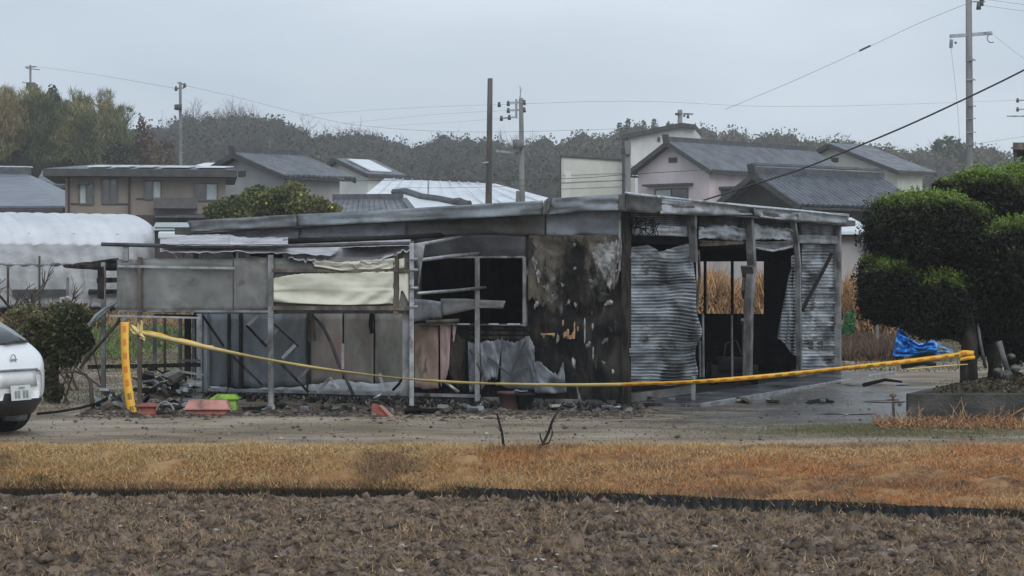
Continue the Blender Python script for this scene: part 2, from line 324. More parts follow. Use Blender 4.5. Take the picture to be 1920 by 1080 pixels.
def blades(Pn, h, w, lean, seed=1):
    r = np.random.default_rng(seed); n = len(Pn); an = r.uniform(0, 2*math.pi, n); t = np.stack([np.cos(an), np.sin(an), np.zeros(n)], 1)
    d = r.normal(size=(n, 3))*np.array([1, 1, 0])*lean; d[:, 2] = 1; d /= np.linalg.norm(d, axis=1, keepdims=True)
    H = (np.asarray(h)*np.ones(n)*r.uniform(.5, 1.3, n))[:, None]; W = (np.asarray(w)*np.ones(n))[:, None]
    V = np.stack([Pn-t*W, Pn+t*W, Pn+d*H], 1).reshape(-1, 3); return V, np.arange(3*n).reshape(n, 3)

m_straw = M('dry_straw', [(0,(.3,.2,.1)),(1,(.3,.2,.1))], rough=.8, attr=True)
m_leaf  = M('leaf', [(0,(.1,.1,.1)),(1,(.1,.1,.1))], rough=.65, attr=True, spec=.3)
m_wet   = M('standing_water', [(.3,(.035,.033,.03)),(.7,(.07,.066,.06))], 1.5, (.5,1.5,1), rough=.08, rr=(.03,.3), spec=.6, bump=.06, bscale=5)

m_damp  = M('damp_sooty_ground', [(.3,(.05,.047,.043)),(.5,(.10,.097,.092)),(.7,(.17,.165,.16))], 3, (.5,1.4,1), rough=.35, rr=(.15,.6), bump=.4, bscale=12)
# dry grass on the bank: pale and tan to the left, rusty to the right and towards the foot
n = 200000; x = rng.uniform(-6.2, 6.6, n); f = foot(x); v = rng.uniform(0, 1, n)**.9; y = f+(BTOP+.25-f)*v; z = hz(x, y)+.02
V, F = blades(np.stack([x, y, z], 1), .032+.06*np.clip(fbm(x*2.6, y*3, 4)+.35, 0, 1), .0042, 1.5, 4)
tt = np.clip(.42+.7*fbm(x*.8, y*1.4, 40, 4)+.48*(x/6)-.75*(v-.40), 0, 1)[:, None]
tan, rust, brn = np.array([.56,.385,.18]), np.array([.48,.185,.055]), np.array([.17,.095,.055])
c = tan*(1-tt)+rust*tt; dk = np.clip((fbm(x*1.5, y*3.2, 77, 5)-.08)*2.6, 0, .75)[:, None]; c = c*(1-dk)+brn*1.3*dk; gy = (rng.uniform(0, 1, n) < .12)[:, None]; c = np.where(gy, np.array([.30,.29,.20]), c); c = c*rng.uniform(.6, 1.35, (n, 1))
setp(npm('dry_grass', V, F, m_straw, col=np.repeat(c, 3, 0)), 'matted tan and rust coloured dead grass covering the low bank', 'grass', kind='stuff')
# thin dead grass at the yard edge on the left, and green-grey turf in front of the planter
n = 26000; x = rng.uniform(-6.5, 6.6, n); y = 22.5+rng.exponential(.42, n); z = hz(x, y)+.005
V, F = blades(np.stack([x, y, z], 1), .028, .003, 1.6, 14); c = palcol(n, [(.42,.29,.14),(.32,.24,.13),(.22,.18,.09)], 5, rep=3)
setp(npm('sparse_dry_grass', V, F, m_straw, col=c), 'thin pale dead grass along the near edge of the dirt yard', 'grass', kind='stuff')
n = 22000; x = rng.normal(4.35, .85, n); y = rng.normal(25.2, .55, n); k = (y > 23.6) & (y < 26.4); x, y = x[k], y[k]; n = len(x); z = hz(x, y)+.003
V, F = blades(np.stack([x, y, z], 1), .03, .004, 1.3, 15); c = palcol(n, [(.13,.14,.045),(.18,.15,.07),(.11,.11,.05)], 6, rep=3)
setp(npm('short_turf', V, F, m_straw, col=c), 'short olive turf beside the wet ground in front of the planter wall', 'grass', kind='stuff')
# rusty straw heap along the foot of the planter wall
n = 9000; x = rng.uniform(4.3, 7.2, n); y = 26.15-np.abs(rng.normal(0, .35, n)); z = hz(x, y)+rng.exponential(.028, n)
V, F = blades(np.stack([x, y, z], 1), .10, .006, 2.0, 16); c = palcol(n, [(.38,.19,.085),(.30,.125,.05),(.50,.34,.18),(.13,.07,.035)], 7, rep=3)
setp(npm('straw_litter', V, F, m_straw, col=c), 'rust coloured dead stalks heaped along the foot of the planter wall', 'dead stalks', kind='stuff')
# rice stubble and straw on the ploughed field
n = 26000; cx = rng.uniform(-5.6, 5.6, n); cy = rng.uniform(13.5, 20.9, n); keep = (cy < foot(cx)-.12) & (fbm(cx*1.3, cy*1.3, 60, 3)+rng.uniform(-.35, .35, n) > -.02); cx, cy = cx[keep], cy[keep]
k = rng.integers(3, 10, len(cx)); x = np.repeat(cx, k)+rng.normal(0, .03, k.sum()); y = np.repeat(cy, k)+rng.normal(0, .03, k.sum()); n = len(x)
zz = hz(x, y)+rows_f(x, y, 0)
V, F = blades(np.stack([x, y, zz-.01], 1), .085, .0052, 1.5, 17); tint = np.repeat(rng.uniform(.45, 1.25, len(cx)), k)[:, None]
pal = np.array([(.46,.31,.17),(.33,.225,.13),(.19,.135,.09),(.22,.20,.10)])[np.repeat(rng.choice(4, len(cx), p=[.35,.35,.2,.1]), k)]
setp(npm('rice_stubble', V, F, m_straw, col=np.repeat(pal*tint*rng.uniform(.7, 1.3, (n, 1)), 3, 0)), 'torn rice stubble and loose straw scattered over the ploughed field', 'stubble', kind='stuff')
# clods
n = 26000; x = rng.uniform(-5.8, 5.8, n); y = rng.uniform(13, 21, n); k = y < foot(x)-.05; x, y = x[k], y[k]; n = len(x); z = hz(x, y)+rows_f(x, y, 0)
s = rng.exponential(.010, n)+.006; s[:700] += rng.uniform(.015, .045, min(700, n)); base = np.array([(1,0,0),(-1,0,0),(0,1,0),(0,-1,0),(0,0,1),(0,0,-1)], float)
V = (np.stack([x, y, z+s*.2], 1)[:, None]+base[None]*s[:, None, None]*rng.uniform(.5, 1.4, (n, 6, 1))+rng.normal(0, 1, (n, 6, 3))*s[:, None, None]*.25).reshape(-1, 3)
tri = np.array([(0,2,4),(2,1,4),(1,3,4),(3,0,4),(2,0,5),(1,2,5),(3,1,5),(0,3,5)]); F = (tri[None]+np.arange(n)[:, None, None]*6).reshape(-1, 3)
setp(npm('soil_clods', V, F, m_soil), 'dark crumbly clods strewn over the ploughed field', 'soil', kind='stuff')
n = 420; x = rng.uniform(-5.5, 5.5, n); y = rng.uniform(13.5, 20.6, n); z = hz(x, y)+rows_f(x, y, 0)+.014; s = rng.exponential(.009, n)+.006
V = (np.stack([x, y, z], 1)[:, None]+base[None]*np.array([1.6,1,.5])*s[:, None, None]*rng.uniform(.6, 1.3, (n, 6, 1))).reshape(-1, 3); F = (tri[None]+np.arange(n)[:, None, None]*6).reshape(-1, 3)
setp(npm('pale_stones', V, F, M('pale_stone', [(.3,(.3,.28,.25)),(.7,(.5,.47,.43))], 30, rough=.6)), 'small whitish stones and husks lying among the clods', 'stones', kind='stuff')

# black plastic ridge board between bank and field, in overlapping sheets
m_ridge = M('black_plastic_board', [(.3,(.008,.009,.01)),(.7,(.025,.027,.03))], 8, rough=.55, bump=.3, stain=((.045,.05,.03),4,(1,1,1),.55,.7))
rb = thing('field_edging_board', 'low black corrugated plastic edging between the rusty bank and the ploughed field', 'edging', (0, 20.6, -.36))
xb = -.55
while xb < 6.6:
    L = .95; V = []; nx = 60
    gap = .0 if not 4.7 < xb < 5.1 else .25
    for i in range(nx):
        x = xb+L*i/(nx-1); y = float(foot(x))-.03+.012*math.sin(i*1.05); zt = -.36+.115+.02*float(fbm(x*2, .5, 3))+.006*math.sin(i*2.3)
        V += [(x, y, -.42), (x, y-.004, zt)]
    add('edging_panel', V, [(2*i, 2*i+2, 2*i+3, 2*i+1) for i in range(nx-1)], m_ridge, rb, thick=.006)
    xb += L+gap-.02
# dark weedy crease continuing to the left
n = 26000; x = rng.uniform(-6, .2, n); y = foot(x)+rng.normal(-.03, .06, n); z = hz(x, y)
V, F = blades(np.stack([x, y, z], 1), .085, .005, .8, 18); c = palcol(n, [(.025,.02,.014),(.025,.028,.015),(.06,.035,.02)], 8, rep=3)
setp(npm('bank_foot_weeds', V, F, m_straw, col=c), 'dark weeds in the crease where the left of the bank meets the field', 'weeds', kind='stuff')

# apron and wet, sooty ground before the shutters
m_apron = M('sooty_wet_apron', [(.3,(.022,.024,.028)),(.5,(.06,.066,.075)),(.7,(.13,.14,.155))], 1.2, (.6,1.6,1), detail=8, rough=.3, rr=(.15,.6), bump=.5, bscale=9, stain=((.014,.014,.014),2.2,(.8,1.2,1),.48,.6))
Wp = lambda t, o, z: (C0[0]+ER[0]*t+NR[0]*o, C0[1]+ER[1]*t+NR[1]*o, z)
a = MB().hexa([Wp(.35,.0,-.3),Wp(.35,.93,-.3),Wp(11.3,.93,-.3),Wp(11.3,0,-.3),Wp(.35,.0,.035),Wp(.35,.93,.03),Wp(11.3,.93,.03),Wp(11.3,0,.035)]).build('concrete_apron', m_apron, bevel=.008)
setp(a, kind='structure')
a = MB().hexa([Wp(.3,.945,-.3),Wp(.3,1.0,-.3),Wp(11.3,1.0,-.3),Wp(11.3,.945,-.3),Wp(.3,.945,.05),Wp(.3,1.0,.05),Wp(11.3,1.0,.05),Wp(11.3,.945,.05)]).build('apron_kerb', M('wet_pale_kerb', [(.3,(.15,.16,.17)),(.7,(.34,.36,.38))], 5, rough=.3), bevel=.006)
setp(a, kind='structure')
def blob(cx, cy, rx, ry, seed, z=.006, n=46):
    V = []; 
    for i in range(n):
        t = 2*math.pi*i/n; k = 1+.45*float(fbm(math.cos(t)*1.6+seed, math.sin(t)*1.6, seed, 4)); x, y = cx+rx*k*math.cos(t), cy+ry*k*math.sin(t); V.append((x, y, h1(x, y)+z))
    V.append((cx, cy, h1(cx, cy)+z)); return V, [(i, (i+1) % n, n) for i in range(n)]
m_sootwet = M('soot_slurry', [(.3,(.012,.012,.013)),(.6,(.035,.037,.04)),(.8,(.09,.095,.10))], 2, (.5,1.6,1), rough=.2, rr=(.05,.5), bump=.3, bscale=8)
for i, (px, py, rx, ry, mt) in enumerate([(1640,722,.5,.8,m_wet),(1585,776,.35,.16,m_wet),(1640,846,.35,.04,m_wet),(1660,752,.3,.3,m_wet),(1590,850,.25,.03,m_wet)]):
    d = 7298/(py-518); x = (px-960)/FPX*d; V, F = blob(x, d, rx, ry, 50+i, 0.0); V = [(a_, b_, c_+.012) for a_, b_, c_ in V]; setp(add('puddle', V, F, mt), kind='structure')
# churned mud along the foot of the left wall
n = 5500; x = rng.uniform(-5.6, 1.9, n); y = 28.7+rng.normal(0, .55, n)-.32*np.minimum(x, 1)*0; k = y < 29.9-.43*(x-1.57)+.1; x, y = x[k], y[k]; n = len(x); z = hz(x, y); s = rng.exponential(.011, n)+.005
V = (np.stack([x, y, z], 1)[:, None]+base[None]*s[:, None, None]*rng.uniform(.5, 1.4, (n, 6, 1))*np.array([1.6,1,.7])).reshape(-1, 3); F = (tri[None]+np.arange(n)[:, None, None]*6).reshape(-1, 3)
setp(npm('burnt_rubble', V, F, M('burnt_rubble', [(.35,(.025,.019,.015)),(.55,(.085,.067,.054)),(.75,(.19,.165,.14))], 9, rough=.85)), 'blackened crumbs and ash strewn along the foot of the burnt left wall', 'rubble', kind='stuff')

# brown churned ground and weeds left of and behind the end bay
n = 42000; x = rng.uniform(-13, -4.2, n); y = rng.uniform(28.6, 47, n); z = hz(x, y); V, F = blades(np.stack([x, y, z], 1), .055, .007, 1.4, 19)
g_ = (fbm(x*.6, y*.5, 12, 3)+.12*(y-36)/5 > .05)[:, None]; c = np.where(g_, np.array([.115,.14,.05]), np.array([.19,.135,.09]))*rng.uniform(.5, 1.35, (n, 1))
setp(npm('weedy_ground', V, F, m_straw, col=np.repeat(c, 3, 0)), 'brown earth with weeds left of and behind the open end bay', 'weeds', kind='stuff')

# gravel and crumbs on the yard
n = 2800; x = rng.uniform(-7, 7, n); y = 22.6+rng.uniform(0, 1, n)**1.3*8; z = hz(x, y)+.012; s = rng.exponential(.0045, n)+.003
V = (np.stack([x, y, z], 1)[:, None]+base[None]*np.array([1.3,1.1,.8])*s[:, None, None]*rng.uniform(.6, 1.3, (n, 6, 1))).reshape(-1, 3); F = (tri[None]+np.arange(n)[:, None, None]*6).reshape(-1, 3)
c = np.array([(.08,.065,.05),(.20,.17,.135),(.33,.30,.26),(.12,.085,.06)])[rng.choice(4, n, p=[.4,.3,.1,.2])]*rng.uniform(.7, 1.3, (n, 1))
setp(npm('yard_gravel', V, F, m_leaf, col=np.repeat(c, 6, 0)), 'mixed gravel and dirt crumbs loose on the yard', 'gravel', kind='stuff')
# mats of dead grass and mud left by tyres
n = 16000; x = rng.uniform(-6.5, 6.6, n); y = rng.uniform(22.7, 28.6, n); k = (fbm(x*.5, y*2.2, 90, 4) > .16); x, y = x[k], y[k]; n = len(x)
V, F = blades(np.stack([x, y, hz(x, y)+.008], 1), .035, .004, 2.5, 23); setp(npm('trodden_grass', V, F, m_straw, col=palcol(n, [(.13,.10,.06),(.22,.17,.10),(.09,.07,.045)], 24, rep=3)), 'trodden dead grass in patches on the dirt yard', 'grass', kind='stuff')
# grass hanging over the edging board and the foot of the bank
n = 15000; x = rng.uniform(-6, 6.6, n); y = foot(x)+rng.normal(.0, .035, n); k = rng.uniform(0, 1, n) < np.clip(.38+1.1*fbm(x*2.5, 1.1, 55, 3), .04, 1); x, y = x[k], y[k]; n = len(x)
V, F = blades(np.stack([x, y, np.full(n, -.30)+rng.uniform(0, .05, n)], 1), .11, .0048, .9, 25); setp(npm('overhanging_grass', V, F, m_straw, col=palcol(n, [(.30,.15,.06),(.14,.08,.045),(.42,.27,.13),(.10,.11,.04)], 26, rep=3)), 'ragged grass hanging over the black edging at the foot of the bank', 'grass', kind='stuff')
# charred flakes
n = 1800; t_ = rng.uniform(-.3, 7.2, n); o_ = np.abs(rng.normal(0, .42, n)); x = C0[0]+EL[0]*t_+NL[0]*o_; y = C0[1]+EL[1]*t_+NL[1]*o_; z = hz(x, y)+.012
V, F = quads(np.stack([x, y, z], 1), .075, 1.7, 1.2, 27); setp(npm('charred_flakes', V, F, m_leaf, col=palcol(n, [(.012,.012,.012),(.03,.028,.026),(.10,.10,.10),(.26,.26,.25),(.07,.04,.028)], 28, w=[.35,.3,.2,.07,.08])), 'charred flakes and ash scraps littering the foot of the left wall', 'ash', kind='stuff')
# ------------------------------------------------------------------ the burnt building
TL = lambda px: (lambda p: (p.x-C0[0])/EL[0])(LF(px, 600))       # photo column -> metres along the left wall
TR = lambda px: (lambda p: (p.x-C0[0])/ER[0])(RF(px, 600))
FLx = (C0, EL, NL); FRx = (C0, ER, NR)
def LB(mb, a, b, ya, yb, o0, o1):     # box on the left wall between photo columns a..b and rows ya..yb
    zt = LF((a+b)/2, ya).z; zb = LF((a+b)/2, yb).z
    return mb.fbox(FLx, TL(a), TL(b), o0, o1, zb, zt)
def RB(mb, a, b, ya, yb, o0, o1):
    zt = RF((a+b)/2, ya).z; zb = RF((a+b)/2, yb).z
    return mb.fbox(FRx, TR(a), TR(b), o0, o1, zb, zt)
shed = thing('burnt_building', 'burnt out flat roofed steel building with blackened walls and buckled shutters', 'building', (C0[0], C0[1], 0))
WL_, WR_ = 6.9, 11.0
cpt = lambda t, s, z: (C0[0]+EL[0]*t+ER[0]*s, C0[1]+EL[1]*t+ER[1]*s, z)
# roof slab, floor slab, back and far walls
MB().hexa([cpt(-.25,-.2,2.70),cpt(WL_+.2,-.2,2.40),cpt(WL_+.2,WR_+.3,2.40),cpt(-.25,WR_+.3,2.70),cpt(-.25,-.2,2.80),cpt(WL_+.2,-.2,2.50),cpt(WL_+.2,WR_+.3,2.50),cpt(-.25,WR_+.3,2.80)]).build('roof', m_fasciaD, shed)
MB().hexa([cpt(-.0,.0,-.3),cpt(WL_,.0,-.3),cpt(WL_,WR_,-.3),cpt(0,WR_,-.3),cpt(0,0,.04),cpt(WL_,0,.04),cpt(WL_,WR_,.04),cpt(0,WR_,.04)]).build('floor_slab', m_soot, shed)
FB = (cpt(0, WR_, 0)[:2], EL, ER)       # back wall frame: u leftwards, v outwards
def tb(px, py):  # pixel on the back wall
    k = (px-960)/FPX; x0, y0 = FB[0]; t = -(x0-k*y0)/(EL[0]-k*EL[1]); y = y0+t*EL[1]; return t, zat(py, y)
u1, zt1 = tb(1432, 490); u0, zb1 = tb(1302, 588)
ua, ub = min(u0, u1), max(u0, u1)
bw = MB(); bw.fbox(FB, 0, ua, 0, .12, 0, 2.65); bw.fbox(FB, ub, WL_, 0, .12, 0, 2.5); bw.fbox(FB, ua, ub, 0, .12, 0, zb1); bw.fbox(FB, ua, ub, 0, .12, zt1, 2.55)
bw.build('back_wall', m_soot, shed)
wf = MB()
for px in (1322, 1373):
    u, _ = tb(px, 540); wf.fbox(FB, u-.02, u+.02, -.03, .03, zb1, zt1)
wf.fbox(FB, ua, ub, -.05, .09, zb1-.04, zb1); wf.build('back_window_frame', m_soot, shed)
MB().fbox((cpt(WL_, 0, 0)[:2], ER, EL), 0, WR_, -.1, 0, 0, 2.5).build('far_side_wall', m_soot, shed)
# --- left wall, lower fascia to floor
wz = MB(); LB(wz, 987, 1168, 442, 762, -.16, -.03); wz.build('wall_core', m_soot, shed)
colsheet('charred_panel', [(985,440,985,752),(1030,440,1030,754),(1080,440,1075,756),(1120,440,1120,758),(1165,441,1168,762)], LF, m_char, shed, 70, 110, 0, .07, 5, 3, thick=.02)
colsheet('burnt_plaster_panel', [(992,442,990,560),(1030,440,1028,585),(1070,440,1068,560),(1100,441,1100,600),(1130,440,1128,560),(1164,441,1163,520)], LF, m_charB, shed, 60, 40, .045, .05, 7, 9, jagb=16, thick=.012)
colsheet('peeled_sheet', [(1110,470,1118,505),(1122,458,1128,528),(1140,455,1142,536),(1155,458,1150,532),(1166,445,1164,512)], LF, m_flake, shed, 24, 24, .09, .10, 4, 5, jag=8, jagb=12, thick=.008)
fl = random.Random(4); spots_ = [(994,448,8,34),(998,480,9,30),(1006,505,8,26),(1122,548,20,20),(1062,560,6,16),(1135,562,14,12),(1018,500,5,22),(1105,522,8,10),(1075,455,5,9),(1152,600,4,22),(1100,640,6,14),(1130,634,9,12),(1114,674,5,20),(1072,668,7,20),(1052,530,6,8)]
spots_ += [(fl.uniform(992,1158), fl.uniform(450,730), fl.uniform(2.5,6), fl.uniform(5,20)) for _ in range(12)]
for k, (x0, y0, w, h) in enumerate(spots_):
    sk = fl.uniform(-.6,.6)*w; colsheet('paint_flake', [(x0+sk*.5,y0+h*fl.uniform(.1,.4),x0-sk*.5,y0+h*fl.uniform(.5,.7)),(x0+w*.35+sk*.5,y0,x0+w*.3-sk,y0+h),(x0+w*.7+sk,y0+h*fl.uniform(0,.3),x0+w*.75,y0+h*fl.uniform(.6,.9)),(x0+w,y0+h*fl.uniform(.3,.45),x0+w,y0+h*fl.uniform(.5,.7))], LF, m_flake if k % 3 else m_sootG, shed, 9, 6, .10, .05, 3, 20+k, jag=min(4,h*.16), jagb=min(4,h*.16), thick=.006)
# splintered raw wood showing through
for k_, (x0, y0, w, h) in enumerate([(1056,622,6,12),(1062,616,5,20),(1067,628,8,8),(1072,622,5,14),(1064,632,14,4),(1076,602,2.5,34),(1082,612,3,10),(1095,596,2.5,48),(1014,625,26,3),(1018,627,3,7),(1036,627,4,6),(1110,606,2.5,12),(1054,600,3,12),(1111,650,2,22)]):
    hj = h*.12; colsheet('exposed_wood', [(x0,y0+hj*2,x0+.5,y0+h-hj),(x0+w*.5,y0,x0+w*.4,y0+h),(x0+w,y0+hj,x0+w-.5,y0+h-hj*2)], LF, m_wood if k_ not in (7,11,13) else m_white, shed, 5, 5, .12, .03, 3, 200+k_, jag=1.5, jagb=1.5, thick=.012)
# upper band under the fascia
for cols, mt, s in [([(365,430,365,455),(560,421,560,447)], m_bandL, 1), ([(560,421,560,447),(760,411,760,442)], m_bandL, 2), ([(760,411,760,442),(900,403,900,440),(1022,396,1022,441)], m_band, 3), ([(1024,396,1024,441),(1090,393,1090,441),(1163,390,1163,442)], m_bandL, 4)]:
    colsheet('upper_wall_panel', cols, LF, mt, shed, 30, 8, .03, .05, 4, s, thick=.01)
# wall behind the screen, and the dark opening
b = MB(); LB(b, 372, 785, 440, 590, -.1, -.02); b.build('screened_wall', m_sootG, shed)
colsheet('lintel_sheet', [(780,441,785,485),(840,440,850,484),(900,440,900,483),(986,441,986,482)], LF, M('sooty_lintel', [(.3,(.022,.022,.024)),(.7,(.055,.056,.06))], 2, rough=.6, bump=.4), shed, 20, 8, .02, .04, 3, 4, thick=.02)
b = MB(); LB(b, 785, 985, 610, 640, -.10, -.03); LB(b, 840, 1000, 640, 745, -.16, -.08); b.build('lower_wall', m_soot, shed)
for k in range(3):
    b = MB(); LB(b, 880, 985, 612+k*9, 618+k*9, -.03, .0); b.build('siding_board', m_timber, shed)
wfm = MB(); LB(wfm, 982, 988, 482, 612, -.02, .04); LB(wfm, 785, 985, 480, 484, -.02, .03); LB(wfm, 785, 985, 607, 610, -.02, .05); wfm.build('window_frame', m_post, shed)
for a_, b_ in ((920,938),(955,978),(862,884)):
    b = MB(); LB(b, a_, b_, 606, 609, .05, .07); b.build('sill_remnant', m_white, shed)
# panels of the left wall under the screen
specs = [('blue_grey_panel',[(392,588,392,728),(410,588,408,733),(428,588,428,727)],m_panelB),('blue_grey_panel',[(433,588,433,725),(450,588,448,728)],m_panelB),
 ('blue_grey_panel',[(455,588,455,722),(480,588,480,730),(506,588,506,726)],m_panelB),('blue_grey_panel',[(512,588,512,726),(540,588,540,724),(576,588,576,727)],m_panelB),
 ('stained_panel',[(581,588,581,722),(610,588,610,715),(642,588,642,726)],m_panelG),('stained_panel',[(645,588,645,724),(672,588,672,718),(700,588,700,726)],m_panelG),
 ('stained_panel',[(703,588,703,720),(730,588,730,728),(764,588,764,722)],m_panelG),('pinkish_panel',[(777,607,777,724),(800,606,798,730),(822,608,822,728)],m_panelP)]
for k, (nm, cols, mt) in enumerate(specs):
    colsheet(nm, cols, LF, mt, shed, 14, 12, 0, .035, 3, 40+k, jagb=2, thick=.01)
colsheet('pink_torn_sheet', [(825,608,826,722),(835,609,834,712),(845,610,842,694),(856,611,846,672)], LF, m_pinkL, shed, 22, 14, .03, .05, 4, 60, jag=3, jagb=9, thick=.006)
colsheet('white_skirting', [(392,722,396,738),(440,728,440,738),(520,728,520,738),(580,722,580,738),(640,712,640,738),(700,720,700,738),(765,715,765,738)], LF, m_white, shed, 40, 4, .03, .02, 8, 62, jag=2.5, thick=.006)
b = MB()
for a_, b_ in ((429,432.5),(450.5,454),(577,580.5)): LB(b, a_, b_, 588, 730, -.04, .04)
b.build('dark_upright', m_timber, shed)
bp = MB(); LB(bp, 375, 385, 588, 741, .0, .10); bp.build('door_post', m_pipe, shed); bp = MB(); LB(bp, 386, 393, 588, 739, .0, .07); bp.build('door_post', m_sheet, shed)
b = MB(); LB(b, 372, 1170, 741, 768, -.1, .03); b.build('footing', m_conc, shed)
b = MB(); LB(b, 392, 905, 733, 739, .06, .10); b.build('bottom_rail', m_pipe, shed)
# buckled sheets standing under the window
colsheet('grey_sheet', [(877,640,880,736),(886,642,888,734),(898,655,896,735)], LF, m_sheetD, shed, 10, 14, .10, .05, 3, 70, jag=5, thick=.006)
colsheet('grey_sheet', [(900,642,902,735),(915,639,915,712),(930,640,928,705),(942,634,932,716)], LF, m_sheetD, shed, 26, 16, .13, .05, 4, 71, jag=3, jagb=5, thick=.006)
colsheet('grey_sheet', [(940,636,938,722),(955,641,952,728),(975,640,970,730),(992,628,992,731),(1002,650,1004,730)], LF, m_sheetD, shed, 30, 16, .10, .05, 4, 72, jag=3, thick=.006)
colsheet('torn_grey_sheet', [(1000,680,1002,736),(1010,674,1010,737),(1030,695,1028,738),(1045,702,1045,738),(1056,676,1062,735)], LF, m_sheetD, shed, 26, 10, .12, .06, 4, 73, jag=6, thick=.006)
colsheet('bent_dark_sheet', [(846,612,842,700),(860,625,858,728),(872,640,872,732)], LF, m_timber, shed, 12, 12, .04, .06, 4, 74, jag=7, thick=.008)
for a_, b_, w_ in (((905,700),(880,655),.03),((958,700),(985,640),.02),((958,705),(915,670),.02),((958,704),(990,690),.015)):
    MB().beam(LF(*a_, .2), LF(*b_, .2), w_, w_).build('scorch_rod', m_pipeD, shed)
# sheet sagging across the window
colsheet('sagging_sheet', [(770,560,775,604),(800,562,800,600),(830,566,830,596)], LF, m_sheet, shed, 12, 6, .16, .04, 3, 80, thick=.008)
colsheet('sagging_sheet', [(826,560,830,592),(870,560,862,586),(900,562,900,577),(948,564,943,579)], LF, M('sooty_sheet', [(.3,(.10,.105,.105)),(.7,(.2,.21,.21))], 3, rough=.5), shed, 18, 6, .19, .04, 3, 81, thick=.008)
MB().tube([LF(800,604,.18), LF(860,601,.18)], .03, 10).build('pink_pipe', m_rust, shed, True)
# corner post
b = MB(); b.fbox(FLx, -.06, .045, -.02, .10, -.02, 2.84); b.build('corner_post', m_timber, shed, bevel=.01)
b = MB(); b.fbox(FLx, .055, .09, .03, .08, 2.1, 2.8); b.build('corner_flashing', m_flake, shed)
# --- fascia pieces, dented
m_fasciaR = M('heat_whitened_fascia', [(.25,(.17,.18,.19)),(.5,(.33,.35,.37)),(.75,(.48,.51,.54))], 1.6, (1,1,1.6), rough=.45, metal=.15, bump=.3, bscale=9, stain=((.10,.098,.095),1.5,(1,1,1.5),.56,.66))
def fas(cols, plane, mt, s, off=.22, amp=.05): colsheet('fascia_panel', cols, plane, mt, shed, 26, 7, off, amp, 4, s, thick=.012)
fas([(352,414,358,434),(460,408,460,430),(556,402,556,425)], LF, m_fascia, 1)
fas([(558,402,558,425),(700,395,700,418),(860,385,860,410),(1018,376,1018,402)], LF, m_fasciaB, 2)
fas([(1030,372,1026,402),(1060,371,1060,400),(1100,368,1100,396),(1163,365,1160,394)], LF, m_fasciaB, 3, amp=.08)
colsheet('fascia_flap', [(1020,378,1018,404),(1028,371,1022,404),(1036,370,1026,402)], LF, m_fasciaD, shed, 8, 8, .26, .05, 3, 4, thick=.01)
colsheet('corner_fascia', [(1160,365,1160,396),(1176,362,1172,397)], LF, m_fasciaD, shed, 8, 8, .24, .02, 2, 5, thick=.012)
fas([(1172,363,1172,397),(1205,364,1205,399),(1240,370,1240,400)], RF, m_fasciaD, 6, .26, .05)
fas([(1238,370,1238,400),(1290,374,1285,403),(1340,379,1340,404),(1412,387,1412,402)], RF, m_fasciaR, 7, .26, .09)
fas([(1414,385,1414,405),(1450,390,1450,410),(1495,395,1495,414)], RF, m_fasciaR, 8, .26, .10)
fas([(1496,395,1496,414),(1540,400,1540,416),(1592,404,1588,420)], RF, m_fasciaR, 9, .26, .04)
colsheet('roof_edge_capping', [(1172,360,1172,364),(1300,374,1300,378),(1420,386,1420,389),(1592,402,1592,405)], RF, m_white, shed, 30, 3, .30, .06, 5, 10, thick=.015)
# --- right wall header
def hd(nm, cols, mt, s, off=.02, amp=.03, jag=0, jagb=0, nx=24, nz=8): colsheet(nm, cols, RF, mt, shed, nx, nz, off, amp, 4, s, jag=jag, jagb=jagb, thick=.01)
rib = lambda u, v, py: .02*math.sin(py*1.6)
colsheet('ribbed_header', [(1182,398,1182,428),(1296,404,1296,428)], RF, m_steel, shed, 20, 40, -.02, .03, 3, 11, prof=rib, thick=.008)
colsheet('ribbed_header', [(1308,404,1308,430),(1400,408,1400,432)], RF, m_band, shed, 20, 40, -.02, .05, 3, 12, prof=rib, thick=.008)
colsheet('ribbed_header', [(1412,408,1412,432),(1490,413,1490,438)], RF, m_band, shed, 20, 40, -.02, .05, 3, 13, prof=rib, thick=.008)
colsheet('ribbed_header', [(1498,414,1498,441),(1572,421,1572,445)], RF, m_steel, shed, 20, 40, -.02, .02, 3, 14, prof=rib, thick=.008)
hd('header_box', [(1186,421,1186,440),(1296,424,1296,444)], m_pipe, 15, .05, .02)
hd('buckled_header', [(1310,428,1310,446),(1340,420,1340,447),(1370,424,1370,449),(1400,430,1402,452)], m_sheet, 16, .07, .10, 3, 2)
hd('buckled_header', [(1412,418,1412,450),(1440,424,1440,450),(1470,428,1470,448),(1492,432,1492,455)], m_fasciaR, 17, .07, .10, 3, 2)
hd('header_box', [(1498,440,1498,456),(1572,443,1572,458)], m_fascia, 18, .06, .02)
hd('sagging_track', [(1412,452,1414,468),(1440,454,1440,471),(1470,452,1470,470),(1488,448,1488,460)], m_fasciaD, 19, .10, .05)
hd('sagging_track', [(1416,462,1416,466),(1450,468,1450,472),(1486,460,1486,464)], m_pipe, 20, .16, .03, nz=4)
hd('charred_header_board', [(1310,450,1312,462),(1400,452,1402,458)], m_rust, 21, .02, .04)
b = MB(); b.fbox(FRx, .1, 10.9, -.35, -.15, 2.25, 2.6); b.build('inner_beam', m_soot, shed)
